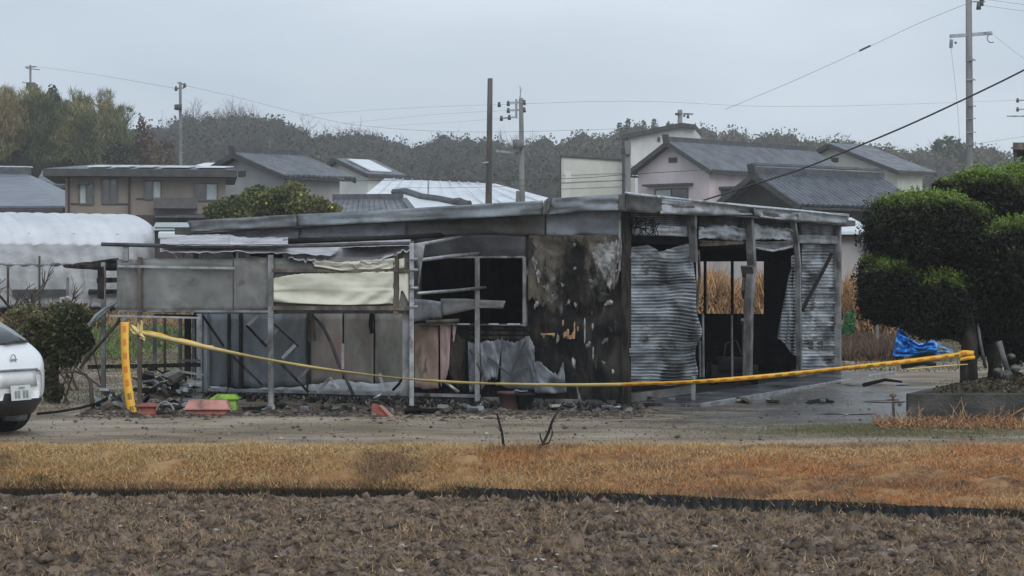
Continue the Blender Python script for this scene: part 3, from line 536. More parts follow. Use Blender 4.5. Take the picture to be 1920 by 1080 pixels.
# --- shutters: real ribs, buckled by the heat
def shutter(cols, seed, off=0, amp=.06, jag=0, jagb=0, nx=40, nz=300, ex=None, m=m_shut, pl=RF):
    def prof(u, v, py):
        p = .017*math.sin(py*1.02+.3*math.sin(u*5+seed))
        return p+(ex(u, v, py) if ex else 0)
    return colsheet('shutter', cols, pl, m, shed, nx, nz, off, amp, 3, seed, prof=prof, jag=jag, jagb=jagb, thick=.004)
def buckle(a, b, o=0):
    k = max(0, (a-1225)/80); w = 15*math.exp(-((b-616)/30)**2)+5*math.exp(-((b-545)/35)**2)+6*math.exp(-((b-700)/20)**2)-3
    return RF(a+k*k*w, b+4*math.sin(a*.05+b*.03)*k-3*k*math.sin(b*.06), o)
bend1 = lambda u, v, py: .16*math.sin(v*3.1)*u+.10*math.exp(-((py-655-12*(.5-u))/9)**2)*(1) - .07*math.exp(-((py-535)/9)**2) + .05*math.exp(-((py-484)/7)**2)+.06*math.sin(py*.045+u*2)*u
shutter([(1182,464,1179,722),(1215,459,1215,722),(1238,472,1238,721),(1265,462,1265,722),(1290,458,1290,720),(1302,458,1306,718)], 31, -.02, .07, 1.2, 1, 46, 320, bend1, pl=buckle)
b = MB(); b.fbox(FRx, .1, 3.0, -.16, -.02, 0, .16); b.build('shutter_sill', m_conc, shed)
shutter([(1483,480,1486,664),(1494,476,1497,668)], 33, -.03, .03, nx=14, nz=200, m=m_fascia)
colsheet('torn_shutter_strip', [(1478,520,1457,634),(1484,505,1468,640),(1488,500,1483,662),(1494,490,1491,662)], RF, m_sheet, shed, 20, 150, .0, .08, 3, 34, prof=lambda u, v, py: .02*math.sin(py*1.02), jagb=3, thick=.004)
bend4 = lambda u, v, py: .035*math.sin(py*.32+u*2.2)*(1 if py > 540 else .12)*u
shutter([(1503,458,1503,699),(1530,459,1532,697),(1566,459,1566,694)], 35, -.02, .03, nx=30, nz=260, ex=bend4)
MB().beam(RF(1560,476,.06), RF(1504,582,.06), .05, .05).build('diagonal_brace', m_soot, shed)
b = MB(); b.fbox(FRx, 8.4, 10.95, -.14, -.02, 0, .16); b.build('shutter_sill', m_conc, shed)
# posts
def rpost(pts, w, m, o=.12, h=None):
    P_ = [RF(px, py, o) for px, py in pts]; b = MB()
    for i in range(len(P_)-1): b.beam(P_[i]+Vector((0,0,.01)), P_[i+1]-Vector((0,0,.01)), w, h or w, up=(ER[0], ER[1], 0))
    return b.build('post', m, shed, bevel=.006)
rpost([(1299,404),(1299,445),(1301,490)], .10, m_post); rpost([(1300,490),(1309,470),(1312,520),(1305,580)], .04, m_pipeD, .02)
rpost([(1404,408),(1407,450),(1410,500),(1404,560),(1402,708)], .125, m_post)
rpost([(1487,414),(1493,450),(1497,500),(1497,560),(1499,700)], .085, m_post); rpost([(1571,420),(1571,560),(1571,722)], .11, m_post, .06)
rpost([(1400,500),(1404,520),(1401,545),(1404,558)], .2, m_fasciaD, .08, .04)
rpost([(1392,600),(1396,610),(1396,700)], .06, m_pipe, .04)
for px, yt in ((1312,640),(1318,590),(1372,592)): rpost([(px,yt),(px+1,706)], .03, m_post, -.1)
rpost([(1300,706),(1300,768)], .05, m_pipe, .5)
# tangled wire under the corner
for k in range(7):
    pts = [RF(1190+random.uniform(-5,55), 405+random.uniform(0,45), .12+random.uniform(0,.1)) for _ in range(5)]
    c = []
    for i in range(len(pts)-1):
        for q in range(4): t = q/4; c.append(pts[i].lerp(pts[i+1], t)+Vector((0,0,.02*math.sin(t*6))))
    MB().tube(c, .008, 4).build('melted_wire', m_soot, shed)
for px in (1520, 1538): 
    b = MB(); RB(b, px-4, px+4, 640, 655, .0, .012); b.build('shutter_latch', m_sootG, shed)

# interior: burnt machine with wheels, and fallen members
mach = thing('burnt_machine', 'charred small tractor like machine standing inside the open shutter bay', 'machine', (3.55, 35.5, .04))
MB().box(3.3, 3.85, 35.3, 36.0, .22, .46).build('engine_cover', m_soot, mach, bevel=.07)
MB().tube([(3.42,35.35,.46),(3.45,35.3,.70),(3.62,35.3,.74),(3.72,35.35,.5)], .014, 6).build('handle', m_sootG, mach)
for x_, y_ in ((3.25,35.2),(3.9,35.2),(3.25,36.1),(3.9,36.1)):
    MB().tube([(x_-.05,y_,.2),(x_+.05,y_,.2)], .16, 14).build('wheel', m_soot, mach)
MB().tube([(3.2,34.9,.09),(3.35,34.85,.14),(3.5,34.9,.12)], .025, 6).build('bent_hoop', m_sheet, mach)
for k in range(16):
    a_ = Vector(cpt(random.uniform(.8,5), random.uniform(2,10), random.uniform(.05,.3))); b_ = a_+Vector((random.uniform(-.9,.9), random.uniform(-.9,.9), random.uniform(0,.5)))
    MB().beam(a_, b_, .06, .05).build('fallen_beam', m_timber, shed)

# ------------------------------------------------------------------ steel-pipe lean-to in front of the left wall
fr = thing('pipe_lean_to', 'scorched steel pipe lean-to with hanging plastic screen in front of the left wall', 'lean-to', (-3.0, 29.0, 0))
D0 = DP(29.0)
def pp(pts, r, m, nm='pipe', d=29.0, n=8): return MB().tube([P(*(list(q)+[d])[:3]) for q in pts], r, n).build(nm, m, fr, True)
pp([(190,458),(320,461),(470,462),(620,460),(700,457),(776,456)], .026, m_pipeD, 'top_pipe')
pp([(530,454,30.2),(700,448,30.4),(890,437,31.3)], .035, m_soot, 'back_beam')
pp([(470,463,30),(620,458,30.1),(760,452,30.3)], .022, m_pipe, 'top_pipe')
pp([(772,461,29),(825,452,29.6),(865,445,30.6)], .026, m_pipe, 'rafter_pipe'); pp([(770,490,29),(850,480,30),(922,473,31.2)], .026, m_pipe, 'rafter_pipe'); pp([(783,550,29),(850,545,29.8),(910,539,30.7)], .022, m_pipe, 'rafter_pipe')
def fpost(px, y0, y1, w, m, d=29.0, nm='post'): 
    a, b = P(px, y0, d), P(px, y1, d); return MB().beam(b, a, w, w, up=(0,1,0)).build(nm, m, fr, bevel=.004)
fpost(262, 482, 778, .055, m_rust); fpost(508, 478, 768, .075, m_post); fpost(742, 475, 590, .065, m_rust); fpost(772, 456, 772, .06, m_pipe); fpost(764, 470, 740, .13, m_post, 29.12); fpost(895, 482, 758, .07, m_post, 30.6)
fpost(236, 455, 490, .07, m_post, 29.05); fpost(233, 590, 622, .05, m_pipe)
colsheet('bracket_plate', [(768,456,772,490),(790,457,786,500),(797,457,784,545)], D0, m_post, fr, 8, 8, .02, .02, 3, 1, thick=.008)
for y_ in (486, 506, 575, 540): 
    MB().tube([P(770,y_,28.96), P(784,y_,28.93)], .02, 8).build('clamp', m_pipe, fr)
# smoke-stained plastic screen in four lengths
for k, cols in enumerate([[(219,486,219,584),(262,487,262,586)], [(264,484,264,586),(380,485,380,586),(437,486,437,584)], [(438,484,438,584),(505,484,505,584)], [(510,484,510,588),(600,484,600,582),(700,482,700,582),(766,480,766,588)]]):
    colsheet('plastic_screen', cols, D0, m_film, fr, 30, 10, -.045, .04, 4, 90+k, jagb=2, thick=.003)
for a_, b_, w_, m_ in (((221,499),(440,503),.03,m_pipe),((221,583),(505,584),.03,m_post),((510,507),(770,508),.045,m_rust),((510,577),(768,578),.055,m_rust),((205,592),(375,596),.025,m_pipe)):
    MB().beam(P(*a_,28.98), P(*b_,28.98), w_, w_).build('rail', m_, fr)
# cream cloth with hanging folds
fold = lambda u, v, py: .030*math.sin(u*34+v*v*9)*max(0, u-.45)*2*(.4+.6*v)+.03*math.sin(v*9-u*3)*(v > .55)+.015*math.sin(u*9-v*7)
colsheet('cream_cloth', [(513,522,513,566),(540,516,540,568),(585,512,585,570),(640,511,640,572),(690,510,690,571),(738,509,738,569)], D0, m_cream, fr, 90, 24, .04, .03, 4, 95, prof=fold, jag=1, thick=.004)
colsheet('cream_cloth', [(585,490,590,500),(640,492,640,507),(690,488,690,505),(740,484,740,504)], D0, m_cream, fr, 40, 8, .03, .04, 4, 96, prof=fold, jag=1, thick=.004)
colsheet('cream_cloth', [(748,486,748,504),(758,484,758,503)], D0, m_cream, fr, 6, 8, .01, .02, 3, 97, thick=.004)
colsheet('cream_cloth', [(748,512,748,568),(755,512,753,540),(766,512,766,568)], D0, m_cream, fr, 6, 12, .01, .02, 3, 98, thick=.004)
# clear corrugated roof sheets draped and wilted
wave = lambda u, v, py: .03*math.sin(u*60)
def dr(cols, s, o0=0, jb=0, nx=40): 
    V = []; c = cols_interp(cols, nx); nz_ = 8
    for i in range(nx):
        for j in range(nz_):
            v = j/(nz_-1); px = c[i,0]+(c[i,2]-c[i,0])*v; py = c[i,1]+(c[i,3]-c[i,1])*v+2.2*float(fbm(i*.35, v*2.5, s, 3))+(jb*float(fbm(i*.5, 1, s+1, 3)) if v > .8 else 0)
            V.append(P(px, py, c[i,4]-(c[i,4]-28.95)*v))
    F = [(i*nz_+j, (i+1)*nz_+j, (i+1)*nz_+j+1, i*nz_+j+1) for i in range(nx-1) for j in range(nz_-1)]
    add('roof_sheet', V, F, m_drape, fr, True, .004)
dr([(300,448,300,458,31.2),(370,440,370,460,31.2),(430,440,440,460,31.2)], 1); dr([(430,441,430,459,31),(470,446,480,461,31),(540,444,540,459,31)], 2); dr([(300,466,300,472,29.4),(380,463,380,474,29.4),(500,466,500,472,29.4),(640,466,620,480,29.4)], 3, 0, 5)
dr([(545,464,540,482,29.6),(610,462,600,492,29.6),(660,462,655,500,29.6),(700,460,705,492,29.6),(768,457,768,466,29.6)], 4, 0, 9, 60)
dr([(640,458,640,464,30),(700,452,700,462,30),(770,450,770,460,29.8)], 5)
# small stub trusses above the screen
for a_, b_ in (((322,472),(334,485)),((350,470),(338,485)),((375,470),(375,486)),((385,470),(400,483)),((445,472),(445,486)),((465,472),(465,486))):
    MB().beam(P(*a_,29.1), P(*b_,29.1), .035, .02).build('truss_stub', m_post, fr)
for a_, b_ in (((440,472),(445,484)),((470,476),(530,480))): MB().beam(P(*a_,29.6), P(*b_,29.6), .10, .06).build('charred_stub', m_timber, fr)
# folding-gate lattice and fallen braces
def bar(a_, b_, w_, m_, d=29.6): MB().beam(P(*a_,d), P(*b_,d), w_*1.55, .012, up=(0,1,0)).build('lattice_bar', m_timber if m_ is m_pipeD else m_, fr)
for a_, b_, w_, m_ in [((380,592),(420,650),.02,m_pipeD),((435,667),(492,722),.02,m_pipeD),((485,590),(464,610),.028,m_pipe),((462,610),(500,650),.022,m_pipeD),((522,615),(494,645),.026,m_post),((555,645),(529,672),.028,m_pipe),((582,687),(555,714),.026,m_post),
    ((527,682),(579,736),.022,m_pipeD),((617,710),(596,736),.032,m_post),((505,600),(560,650),.015,m_pipeD),((618,708),(636,728),.025,m_pipe),((643,644),(643,692),.024,m_pipe),((712,700),(720,735),.024,m_pipe),((585,588),(590,640),.035,m_rust)]: bar(a_, b_, w_, m_)
pp([(583,588,29.7),(605,612,29.7),(622,645,29.7),(634,680,29.7),(648,708,29.7),(662,740,29.7)], .022, m_pipeD, 'bent_rod'); pp([(697,588,29.8),(695,610,29.8),(698,625,29.8)], .03, m_soot, 'bent_rod'); pp([(757,705,29.4),(748,720,29.4),(736,732,29.4)], .018, m_soot, 'bent_rod')
pp([(832,715,29.6),(860,735,29.6)], .022, m_pipe, 'fallen_pipe'); pp([(700,748,29),(716,738,29)], .018, m_pipe, 'fallen_pipe')
MB().beam(P(580,600,29.75), P(581,640,29.75), .05, .02).build('rust_strip', m_rust, fr)
# --- open, burnt end bay to the left
for px, y0, y1, w, m_ in ((290,590,700,.05,m_post),(309,588,760,.035,m_rust),(338,592,720,.05,m_post),(352,590,720,.085,m_timber),(363,596,720,.04,m_post)): fpost(px, y0, y1, w, m_, 31.5)
for px, y0, y1, w, m_ in ((194,492,740,.06,m_post),(190,500,560,.09,m_timber)): fpost(px, y0, y1, w, m_, 30.2)
for a_, b_, w_, m_ in (((165,688),(376,684),.055,m_timber),((182,526),(222,525),.07,m_timber),((166,549),(222,547),.055,m_timber),((340,676),(376,676),.03,m_post),((370,594),(290,592),.05,m_soot)): MB().beam(P(*a_,30.3), P(*b_,30.3), w_, w_).build('charred_rail', m_, fr)
colsheet('fallen_roof_sheet', [(118,498,122,500),(165,492,168,505),(222,485,222,507)], DP(30.3), m_timber, fr, 14, 5, 0, .1, 3, 101, thick=.03)
MB().beam(P(222,560,30), P(166,610,30), .07, .05).build('fallen_beam', m_sheet, fr); MB().beam(P(225,600,29.8), P(150,690,29.8), .035, .035).build('fallen_beam', m_timber, fr)
# ------------------------------------------------------------------ houses behind
m_tile  = M('grey_roof_tile', [(.3,(.075,.083,.097)),(.7,(.135,.145,.165))], 1.2, rough=.45, rr=(.35,.6), bump=.2, spec=.5)
m_tileD = M('dark_roof_tile', [(.3,(.04,.047,.06)),(.7,(.085,.098,.12))], 2.5, rough=.4, rr=(.3,.55), bump=.2, spec=.5)
m_ridge2 = M('ridge_tile', [(.3,(.045,.05,.055)),(.7,(.085,.09,.10))], 3, rough=.5)
m_eave  = M('dark_eave', [(.3,(.035,.035,.037)),(.7,(.06,.06,.062))], 3, rough=.7)
m_whiteroof = M('pale_metal_roof', [(.3,(.62,.66,.70)),(.7,(.74,.77,.80))], .5, rough=.35, rr=(.3,.5), metal=0, stain=((.5,.53,.56),.4,(1,1,1),.5,.7))
m_glass = M('window_glass', [(.3,(.03,.035,.04)),(.7,(.06,.07,.075))], 1, rough=.06, spec=.8)
m_glassL = M('curtained_window', [(.3,(.30,.34,.35)),(.7,(.42,.46,.47))], 2, rough=.2)
m_frame = M('window_frame_metal', [(.3,(.06,.06,.06)),(.7,(.09,.09,.09))], 5, rough=.5)
def wallm(n, c, k=.12): return M(n, [(.3,tuple(x*(1-k) for x in c)),(.7,tuple(x*(1+k) for x in c))], .6, (1,1,.5), rough=.9, bump=.1, stain=(tuple(x*.7 for x in c),.5,(1,1,.3),.58,.75))
mw_beige, mw_pink, mw_cream, mw_white, mw_grey, mw_brown = wallm('beige_render',(.235,.20,.172)), wallm('pink_render',(.56,.49,.51)), wallm('cream_cladding',(.56,.56,.50)), wallm('white_render',(.62,.62,.61)), wallm('grey_render',(.34,.34,.34)), wallm('brown_boards',(.055,.042,.038))

def window(fr, parent, face, a, b, z0, z1, glass=None, pane2=None, w=0, L=0):
    glass = glass or m_glass
    def bx(mb, s0, s1, o0, o1, za, zb):
        if face == 'g': return mb.fbox(fr, s0, s1, -o1, -o0, za, zb)
        return mb.fbox(fr, w+o0, w+o1, s0, s1, za, zb)
    f = MB(); t = .07
    bx(f, a-t, b+t, 0, .08, z0-t, z0); bx(f, a-t, b+t, 0, .08, z1, z1+t); bx(f, a-t, a, 0, .08, z0, z1); bx(f, b, b+t, 0, .08, z0, z1); bx(f, (a+b)/2-.03, (a+b)/2+.03, 0, .06, z0, z1)
    fo = f.build('window', m_frame, parent)
    for i, (s0, s1) in enumerate(((a, (a+b)/2-.03), ((a+b)/2+.03, b))):
        g = MB(); bx(g, s0, s1, .005, .03, z0, z1); g.build('pane', glass if i == 0 else (pane2 or glass), fo)
    return fo

def gable(name, label, apex, ridge_end, eave_r, d, phi, zb, wall, roof, over=.55, wins=(), group=None, Lx=None, barge=None, swins=(), vent=True, ribs=True, ridge=True, gband=None):
    ph = R(phi); g = Vector((math.cos(ph), -math.sin(ph), 0)); q = Vector((math.sin(ph), math.cos(ph), 0))
    A = P(*apex, d)
    k = (ridge_end[0]-960)/FPX; L = (k*A.y-A.x)/(q.x-k*q.y) if Lx is None else Lx
    k = (eave_r[0]-960)/FPX; h = (k*A.y-A.x)/(g.x-k*g.y); ze = zat(eave_r[1], A.y+h*g.y)
    slope = (A.z-ze)/h; hw = h-over
    T = thing(name, label, 'house', (A.x, A.y, zb), group)
    O = A-g*hw+q*over; fr = ((O.x, O.y), g, q); w = 2*hw; Lh = L-2*over
    def pt(u, v, z): return O+g*u+q*v+Vector((0,0,z-O.z))
    zw = A.z-slope*hw-.12; za = A.z-.12
    MB().pts([pt(0,0,zb),pt(w,0,zb),pt(w,0,zw),pt(hw,0,za),pt(0,0,zw),pt(0,Lh,zb),pt(w,Lh,zb),pt(w,Lh,zw),pt(hw,Lh,za),pt(0,Lh,zw)],
             [(0,1,2,3,4),(9,8,7,6,5),(1,6,7,2),(0,4,9,5),(2,7,8,3),(3,8,9,4)]).build('wall', wall, T)
    # two roof planes with tile ribs, upturned a little at the eaves
    for s in (-1, 1):
        nu, nv = 7, max(8, int(L/.30)*3) if ribs else 6; V = []
        for j in range(nv):
            for i in range(nu):
                a = i/(nu-1)*h; b = -over+L*j/(nv-1)
                z = A.z-slope*a+.035*max(0, (a/h-.6))**2*5+(.06*abs(math.sin(math.pi*j/3)) if ribs else 0)+.02
                V.append(pt(hw+s*a, b, z))
        add('roof', V, [(j*nu+i, j*nu+i+1, (j+1)*nu+i+1, (j+1)*nu+i) for j in range(nv-1) for i in range(nu-1)], roof, T, thick=.10)
        for vv in (-over-.02, L-over+.02): MB().beam(pt(hw+s*.02, vv, A.z-.10), pt(hw+s*h, vv, ze-.06), .06, .24, up=(0,0,1)).build('barge_board', barge or m_eave, T)
        MB().beam(pt(hw+s*h, -over, ze-.05), pt(hw+s*h, L-over, ze-.05), .12, .10).build('gutter', m_eave, T)
        MB().beam(pt(hw+s*(h-.1), -over+.1, ze-.12), pt(hw+s*(hw+.02), -over+.1, ze+(h-hw)*slope-.16), .2, .05).build('soffit', m_eave, T)
    if ridge:
        MB().beam(pt(hw, -over-.05, A.z+.14), pt(hw, L-over+.05, A.z+.14), .30, .30).build('ridge', m_ridge2, T)
        MB().beam(pt(hw, -over-.10, A.z+.16), pt(hw, -over-.02, A.z+.18), .44, .5).build('ridge_end_tile', m_ridge2, T)
    if vent: MB().fbox(fr, hw-.28, hw+.28, -.06, .0, za-1.0, za-.72).build('gable_vent', m_eave, T)
    for a, b, z0, z1, *gl in wins: window(fr, T, 'g', a*w, b*w, z0, z1, *gl)
    for a, b, z0, z1, *gl in swins: window(fr, T, 's', a*Lh, b*Lh, z0, z1, *gl, w=w)
    if gband: MB().fbox(fr, -.02, w+.02, -.03, 0, gband, gband+.10).build('belt_course', m_frame, T)
    return T, fr, w, Lh, pt, A, hw, slope, ze

hz_b = lambda px, d: h1((px-960)/FPX*d, d)
# pink house, right of centre
T, fr, w, Lh, pt, A, hw, sl, ze = gable('pink_house', 'pink two storey house with grey tiled gable roof behind the burnt building', (1250,266), (1525,278), (1333,322), 120, 44, 1.9, mw_pink, m_tile)
f_ = window(fr, T, 'g', w*.26, w*.70, 5.2, 6.55, m_glassL, m_glass)
MB().fbox(fr, w*.14, w*.78, -.5, .0, 6.75, 6.87).build('window_hood', m_eave, T)
ax_, ay_ = w+.02, w+1.2
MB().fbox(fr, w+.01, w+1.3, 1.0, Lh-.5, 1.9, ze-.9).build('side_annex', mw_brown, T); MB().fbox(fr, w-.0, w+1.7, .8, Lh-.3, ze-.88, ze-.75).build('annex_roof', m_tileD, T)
# black tiled house
T, fr, w, Lh, pt, A, hw, sl, ze = gable('black_tiled_house', 'low house with wet black ribbed tile roof and dark brown gable', (1412,326), (1652,330), (1500,388), 92, 50, 1.6, mw_brown, m_tileD, over=.8)
MB().beam(pt(hw,-.8,A.z+.42), pt(hw,Lh+.8,A.z+.42), .42, .10).build('ridge_cap', m_tile, T)
MB().fbox(fr, w*.1, w*.9, -.04, 0, 2.6, 2.7).build('belt_course', m_eave, T)
# white gable house far right
T, fr, w, Lh, pt, A, hw, sl, ze = gable('white_gabled_house', 'pale cream gabled house with grey roof, behind and right of the black tiled roof', (1553,270), (1625,282), (1684,322), 135, 52, 2.0, mw_cream, m_tile, over=.6, barge=m_eave, ribs=False, ridge=False, gband=6.9, swins=((.2,.5,4.6,6.1),(.65,.85,4.6,6.1)))
MB().fbox(fr, w*.16, w*.22, -.05, 0, 3, 7.8).build('downpipe', mw_white, T)
MB().beam(pt(w+.45,-.4,ze-.02), pt(w+.45,Lh+.5,ze-.02), .14,.16).build('white_gutter', mw_white, T)
# grey gable house left, and the one with a solar panel
gable('grey_gabled_house', 'grey house with dark tiled gable roof, behind the citrus tree', (437,288), (567,298), (535,332), 108, 48, 1.8, mw_grey, m_tile, swins=((.3,.38,3.9,5.1,m_glassL),), gband=5.4)
T, fr, w, Lh, pt, A, hw, sl, ze = gable('white_house', 'white house carrying one bright solar panel on its roof, left of the long pale roof', (628,298), (702,304), (688,328), 140, 46, 2.0, mw_white, m_tile, ribs=False, ridge=False, wins=((.60,.76,5.0,6.2),), swins=((.1,.35,5.0,6.4,m_glassL),(.5,.8,5.0,6.4,m_glassL)))
h_ = hw+.5
MB().hexa([pt(hw+.5,.1,A.z-sl*.5+.12),pt(w+.1,.1,A.z-sl*(hw+.1)+.12),pt(w+.1,Lh*.85,A.z-sl*(hw+.1)+.12),pt(hw+.5,Lh*.85,A.z-sl*.5+.12),pt(hw+.5,.1,A.z-sl*.5+.2),pt(w+.1,.1,A.z-sl*(hw+.1)+.2),pt(w+.1,Lh*.85,A.z-sl*(hw+.1)+.2),pt(hw+.5,Lh*.85,A.z-sl*.5+.2)]).build('solar_panel', m_whiteroof, T)
MB().fbox(fr, w+.0, w+1.2, .2, Lh, 3.9, 4.6).build('balcony', m_frame, T)

def boxhouse(name, label, pxl, pxr, d, dep, phi, zb, zt, wall, cat='house'):
    ph = R(phi); g = Vector((math.cos(ph), -math.sin(ph), 0)); q = Vector((math.sin(ph), math.cos(ph), 0)); O = P(pxl, 518, d)
    k = (pxr-960)/FPX; w = (k*O.y-O.x)/(g.x-k*g.y); T = thing(name, label, cat, (O.x, O.y, zb)); fr = ((O.x, O.y), g, q)
    return T, fr, w
# beige two-storey house with solar panels
T, fr, w = boxhouse('beige_house', 'beige two storey house with dark flat eaves and a row of bright solar panels', 122, 423, 97, 7, -8, 1.9, 0, mw_beige)
ze2 = zat(332, 97)
MB().fbox(fr, 0, w, 0, 7, 1.3, ze2).build('wall', mw_beige, T)
MB().fbox(fr, -.9, w+.5, -.9, 7.6, ze2+.01, ze2+.32).build('eave', m_eave, T)
O = Vector((fr[0][0], fr[0][1], 0)); g, q = fr[1], fr[2]; fp = lambda u, v, z: O+g*u+q*v+Vector((0,0,z))
MB().pts([fp(-.9,-.9,ze2+.33),fp(w+.5,-.9,ze2+.33),fp(w-1.5,3,ze2+.72),fp(1.2,3,ze2+.72),fp(w+.5,7.6,ze2+.33),fp(-.9,7.6,ze2+.33)],[(0,1,2,3),(1,4,2),(2,4,5,3),(0,3,5)]).build('roof', m_tileD, T)
for k in range(5):
    a = 1.0+k*1.05 if k < 3 else 1.0+3*1.05+(k-3)*1.6; b = a+(.78 if k < 3 else 1.3)
    MB().hexa([fp(a,-.5,ze2+.43),fp(b,-.5,ze2+.43),fp(b+.4,2.2,ze2+.60),fp(a+.4,2.2,ze2+.60),fp(a,-.5,ze2+.48),fp(b,-.5,ze2+.48),fp(b+.4,2.2,ze2+.65),fp(a+.4,2.2,ze2+.65)]).build('solar_panel', m_whiteroof, T)
zz = lambda py: zat(py, 97)
for pa, pb, ya, yb, g1, g2_ in ((150,173,344,381,m_glassL,m_glass),(193,218,337,380,m_glass,m_glass),(272,300,340,371,m_glass,m_glassL),(366,406,344,373,m_glass,m_glassL)):
    sc = w/(423-122); window(fr, T, 'g', (pa-122)*sc, (pb-122)*sc, zz(yb), zz(ya), g1, g2_)
sc = w/301
MB().fbox(fr, (145-122)*sc, (168-122)*sc, -.5, 0, zz(346), zz(343)).build('window_hood', m_eave, T)
MB().fbox(fr, (288-122)*sc, (370-122)*sc, -.9, -.8, zz(389), zz(371)).build('balcony_rail', m_frame, T); MB().fbox(fr, (288-122)*sc, (370-122)*sc, -.9, 0, zz(391), zz(389)).build('balcony_floor', m_frame, T)
for a, b, y in ((133,168,382),(193,240,382),(255,300,372),(340,423,374)): MB().fbox(fr, (a-122)*sc, (b-122)*sc, -.06, 0, zz(y+1), zz(y-1)).build('wall_ledge', mw_brown, T)
for a in (127, 240): MB().fbox(fr, (a-122)*sc, (a-122)*sc+.09, -.09, 0, 1.3, ze2).build('downpipe', mw_brown, T)
MB().fbox(fr, (258-122)*sc, (330-122)*sc, -3.0, -.02, 2.0, zz(406)).build('porch', mw_brown, T)
MB().hexa([fp(4.0,-3.4,zz(411)),fp(8.2,-3.4,zz(411)),fp(8.2,-.03,zz(403)),fp(4.0,-.03,zz(403)),fp(4.0,-3.4,zz(409)),fp(8.2,-3.4,zz(409)),fp(8.2,-.03,zz(400)),fp(4.0,-.03,zz(400))]).build('porch_roof', m_tileD, T)
# bright roof behind it
T, fr, w = boxhouse('far_white_roofed_house', 'far house showing only bright white roof panels, between the beige and the grey house', 350, 408, 150, 5, 10, 2, 0, mw_grey)
O = Vector((fr[0][0], fr[0][1], 0)); g, q = fr[1], fr[2]; fp = lambda u, v, z: O+g*u+q*v+Vector((0,0,z)); z1, z2 = zat(318,150), zat(305,152)
MB().fbox(fr, 0, w+1, 0, 5, 2, z1-.1).build('wall', mw_grey, T); MB().hexa([fp(0,-.3,z1),fp(w+1,-.3,z1),fp(w+1,4,z2),fp(0,4,z2),fp(0,-.3,z1+.1),fp(w+1,-.3,z1+.1),fp(w+1,4,z2+.1),fp(0,4,z2+.1)]).build('roof', m_whiteroof, T)
# long pale warehouse roof
T = thing('pale_roofed_hall', 'long hall with a wide bright bluish white metal roof behind the bare pole', 'hall', (0, 130, 1.9))
a0, a1, a2, a3 = P(722,334,132), P(928,344,132), P(1040,374,112), P(640,402,112)
b_ = Vector((0,0,-.15)); MB().hexa([a3+b_,a2+b_,a1+b_,a0+b_,a3,a2,a1,a0]).build('roof', m_whiteroof, T)
MB().hexa([Vector((v.x,v.y,1.9)) for v in (a3,a2,a1,a0)]+[v+Vector((0,0,-.2)) for v in (a3,a2,a1,a0)]).build('wall', mw_grey, T)
for i in range(1, 12):
    t = i/12; MB().beam(a0.lerp(a1,t)+Vector((0,0,.04)), a3.lerp(a2,t)+Vector((0,0,.04)), .05,.05).build('roof_seam', m_whiteroof, T)
MB().beam(a0+Vector((0,0,.06)), a1+Vector((0,0,.06)), .3,.12).build('ridge_cap', m_eave, T)
# low tiled wall roofs in front of it
T = thing('tiled_annex', 'low annex with grey scalloped tile roof in front of the white house', 'house', tuple(P(690,400,95)))
p0, p1 = P(628,376,96), P(752,375,96); q0, q1 = P(612,402,92), P(768,400,92)
V = []
for i in range(80):
    t = i/79
    for j in range(5): V.append(p0.lerp(p1,t).lerp(q0.lerp(q1,t), j/4)+Vector((0,0,.05*abs(math.sin(i*1.3)))))
add('roof', V, [(i*5+j,(i+1)*5+j,(i+1)*5+j+1,i*5+j+1) for i in range(79) for j in range(4)], m_tile, T, thick=.08)
MB().beam(p0+Vector((-.1,0,.12)), p1+Vector((.1,0,.12)), .3,.3).build('ridge', m_ridge2, T); MB().beam(p1+Vector((.1,0,0)), q1+Vector((.1,0,.1)), .28,.22).build('hip_ridge', m_ridge2, T)
MB().hexa([Vector((q0.x+.5,92.5,1.8)),Vector((q1.x-.5,92.5,1.8)),Vector((q1.x-.5,99,1.8)),Vector((q0.x+.5,99,1.8)),Vector((q0.x+.5,92.5,q0.z-.1)),Vector((q1.x-.5,92.5,q0.z-.1)),Vector((q1.x-.5,99,q0.z-.1)),Vector((q0.x+.5,99,q0.z-.1))]).build('wall', mw_grey, T)
T = thing('dark_ridged_roof', 'low pale roof crossed by a dark curving ridge, left of the bare pole', 'house', tuple(P(800,400,100)))
c = [P(738,360,106), P(760,358,105), P(790,368,103), P(820,372,102), P(850,378,101), P(880,382,100)]
MB().tube(c, .16, 6).build('ridge', m_ridge2, T); MB().tube([P(845,376,100.5), P(862,374,100.5), P(878,381,100)], .1, 6).build('ridge', m_ridge2, T)
MB().pts([p+Vector((0,0,-.15)) for p in c]+[P(px,400,97) for px in (700,740,780,820,850,885)], [(i,i+1,i+7,i+6) for i in range(5)]).build('roof', m_whiteroof, T, thick=.06)
MB().hexa([Vector((P(720,400,100).x,98,1.8)),Vector((P(870,400,100).x,98,1.8)),Vector((P(870,400,100).x,104,1.8)),Vector((P(720,400,100).x,104,1.8))]+[Vector((P(q_,400,100).x,y_,4.2)) for q_, y_ in ((720,98),(870,98),(870,104),(720,104))]).build('wall', mw_grey, T)
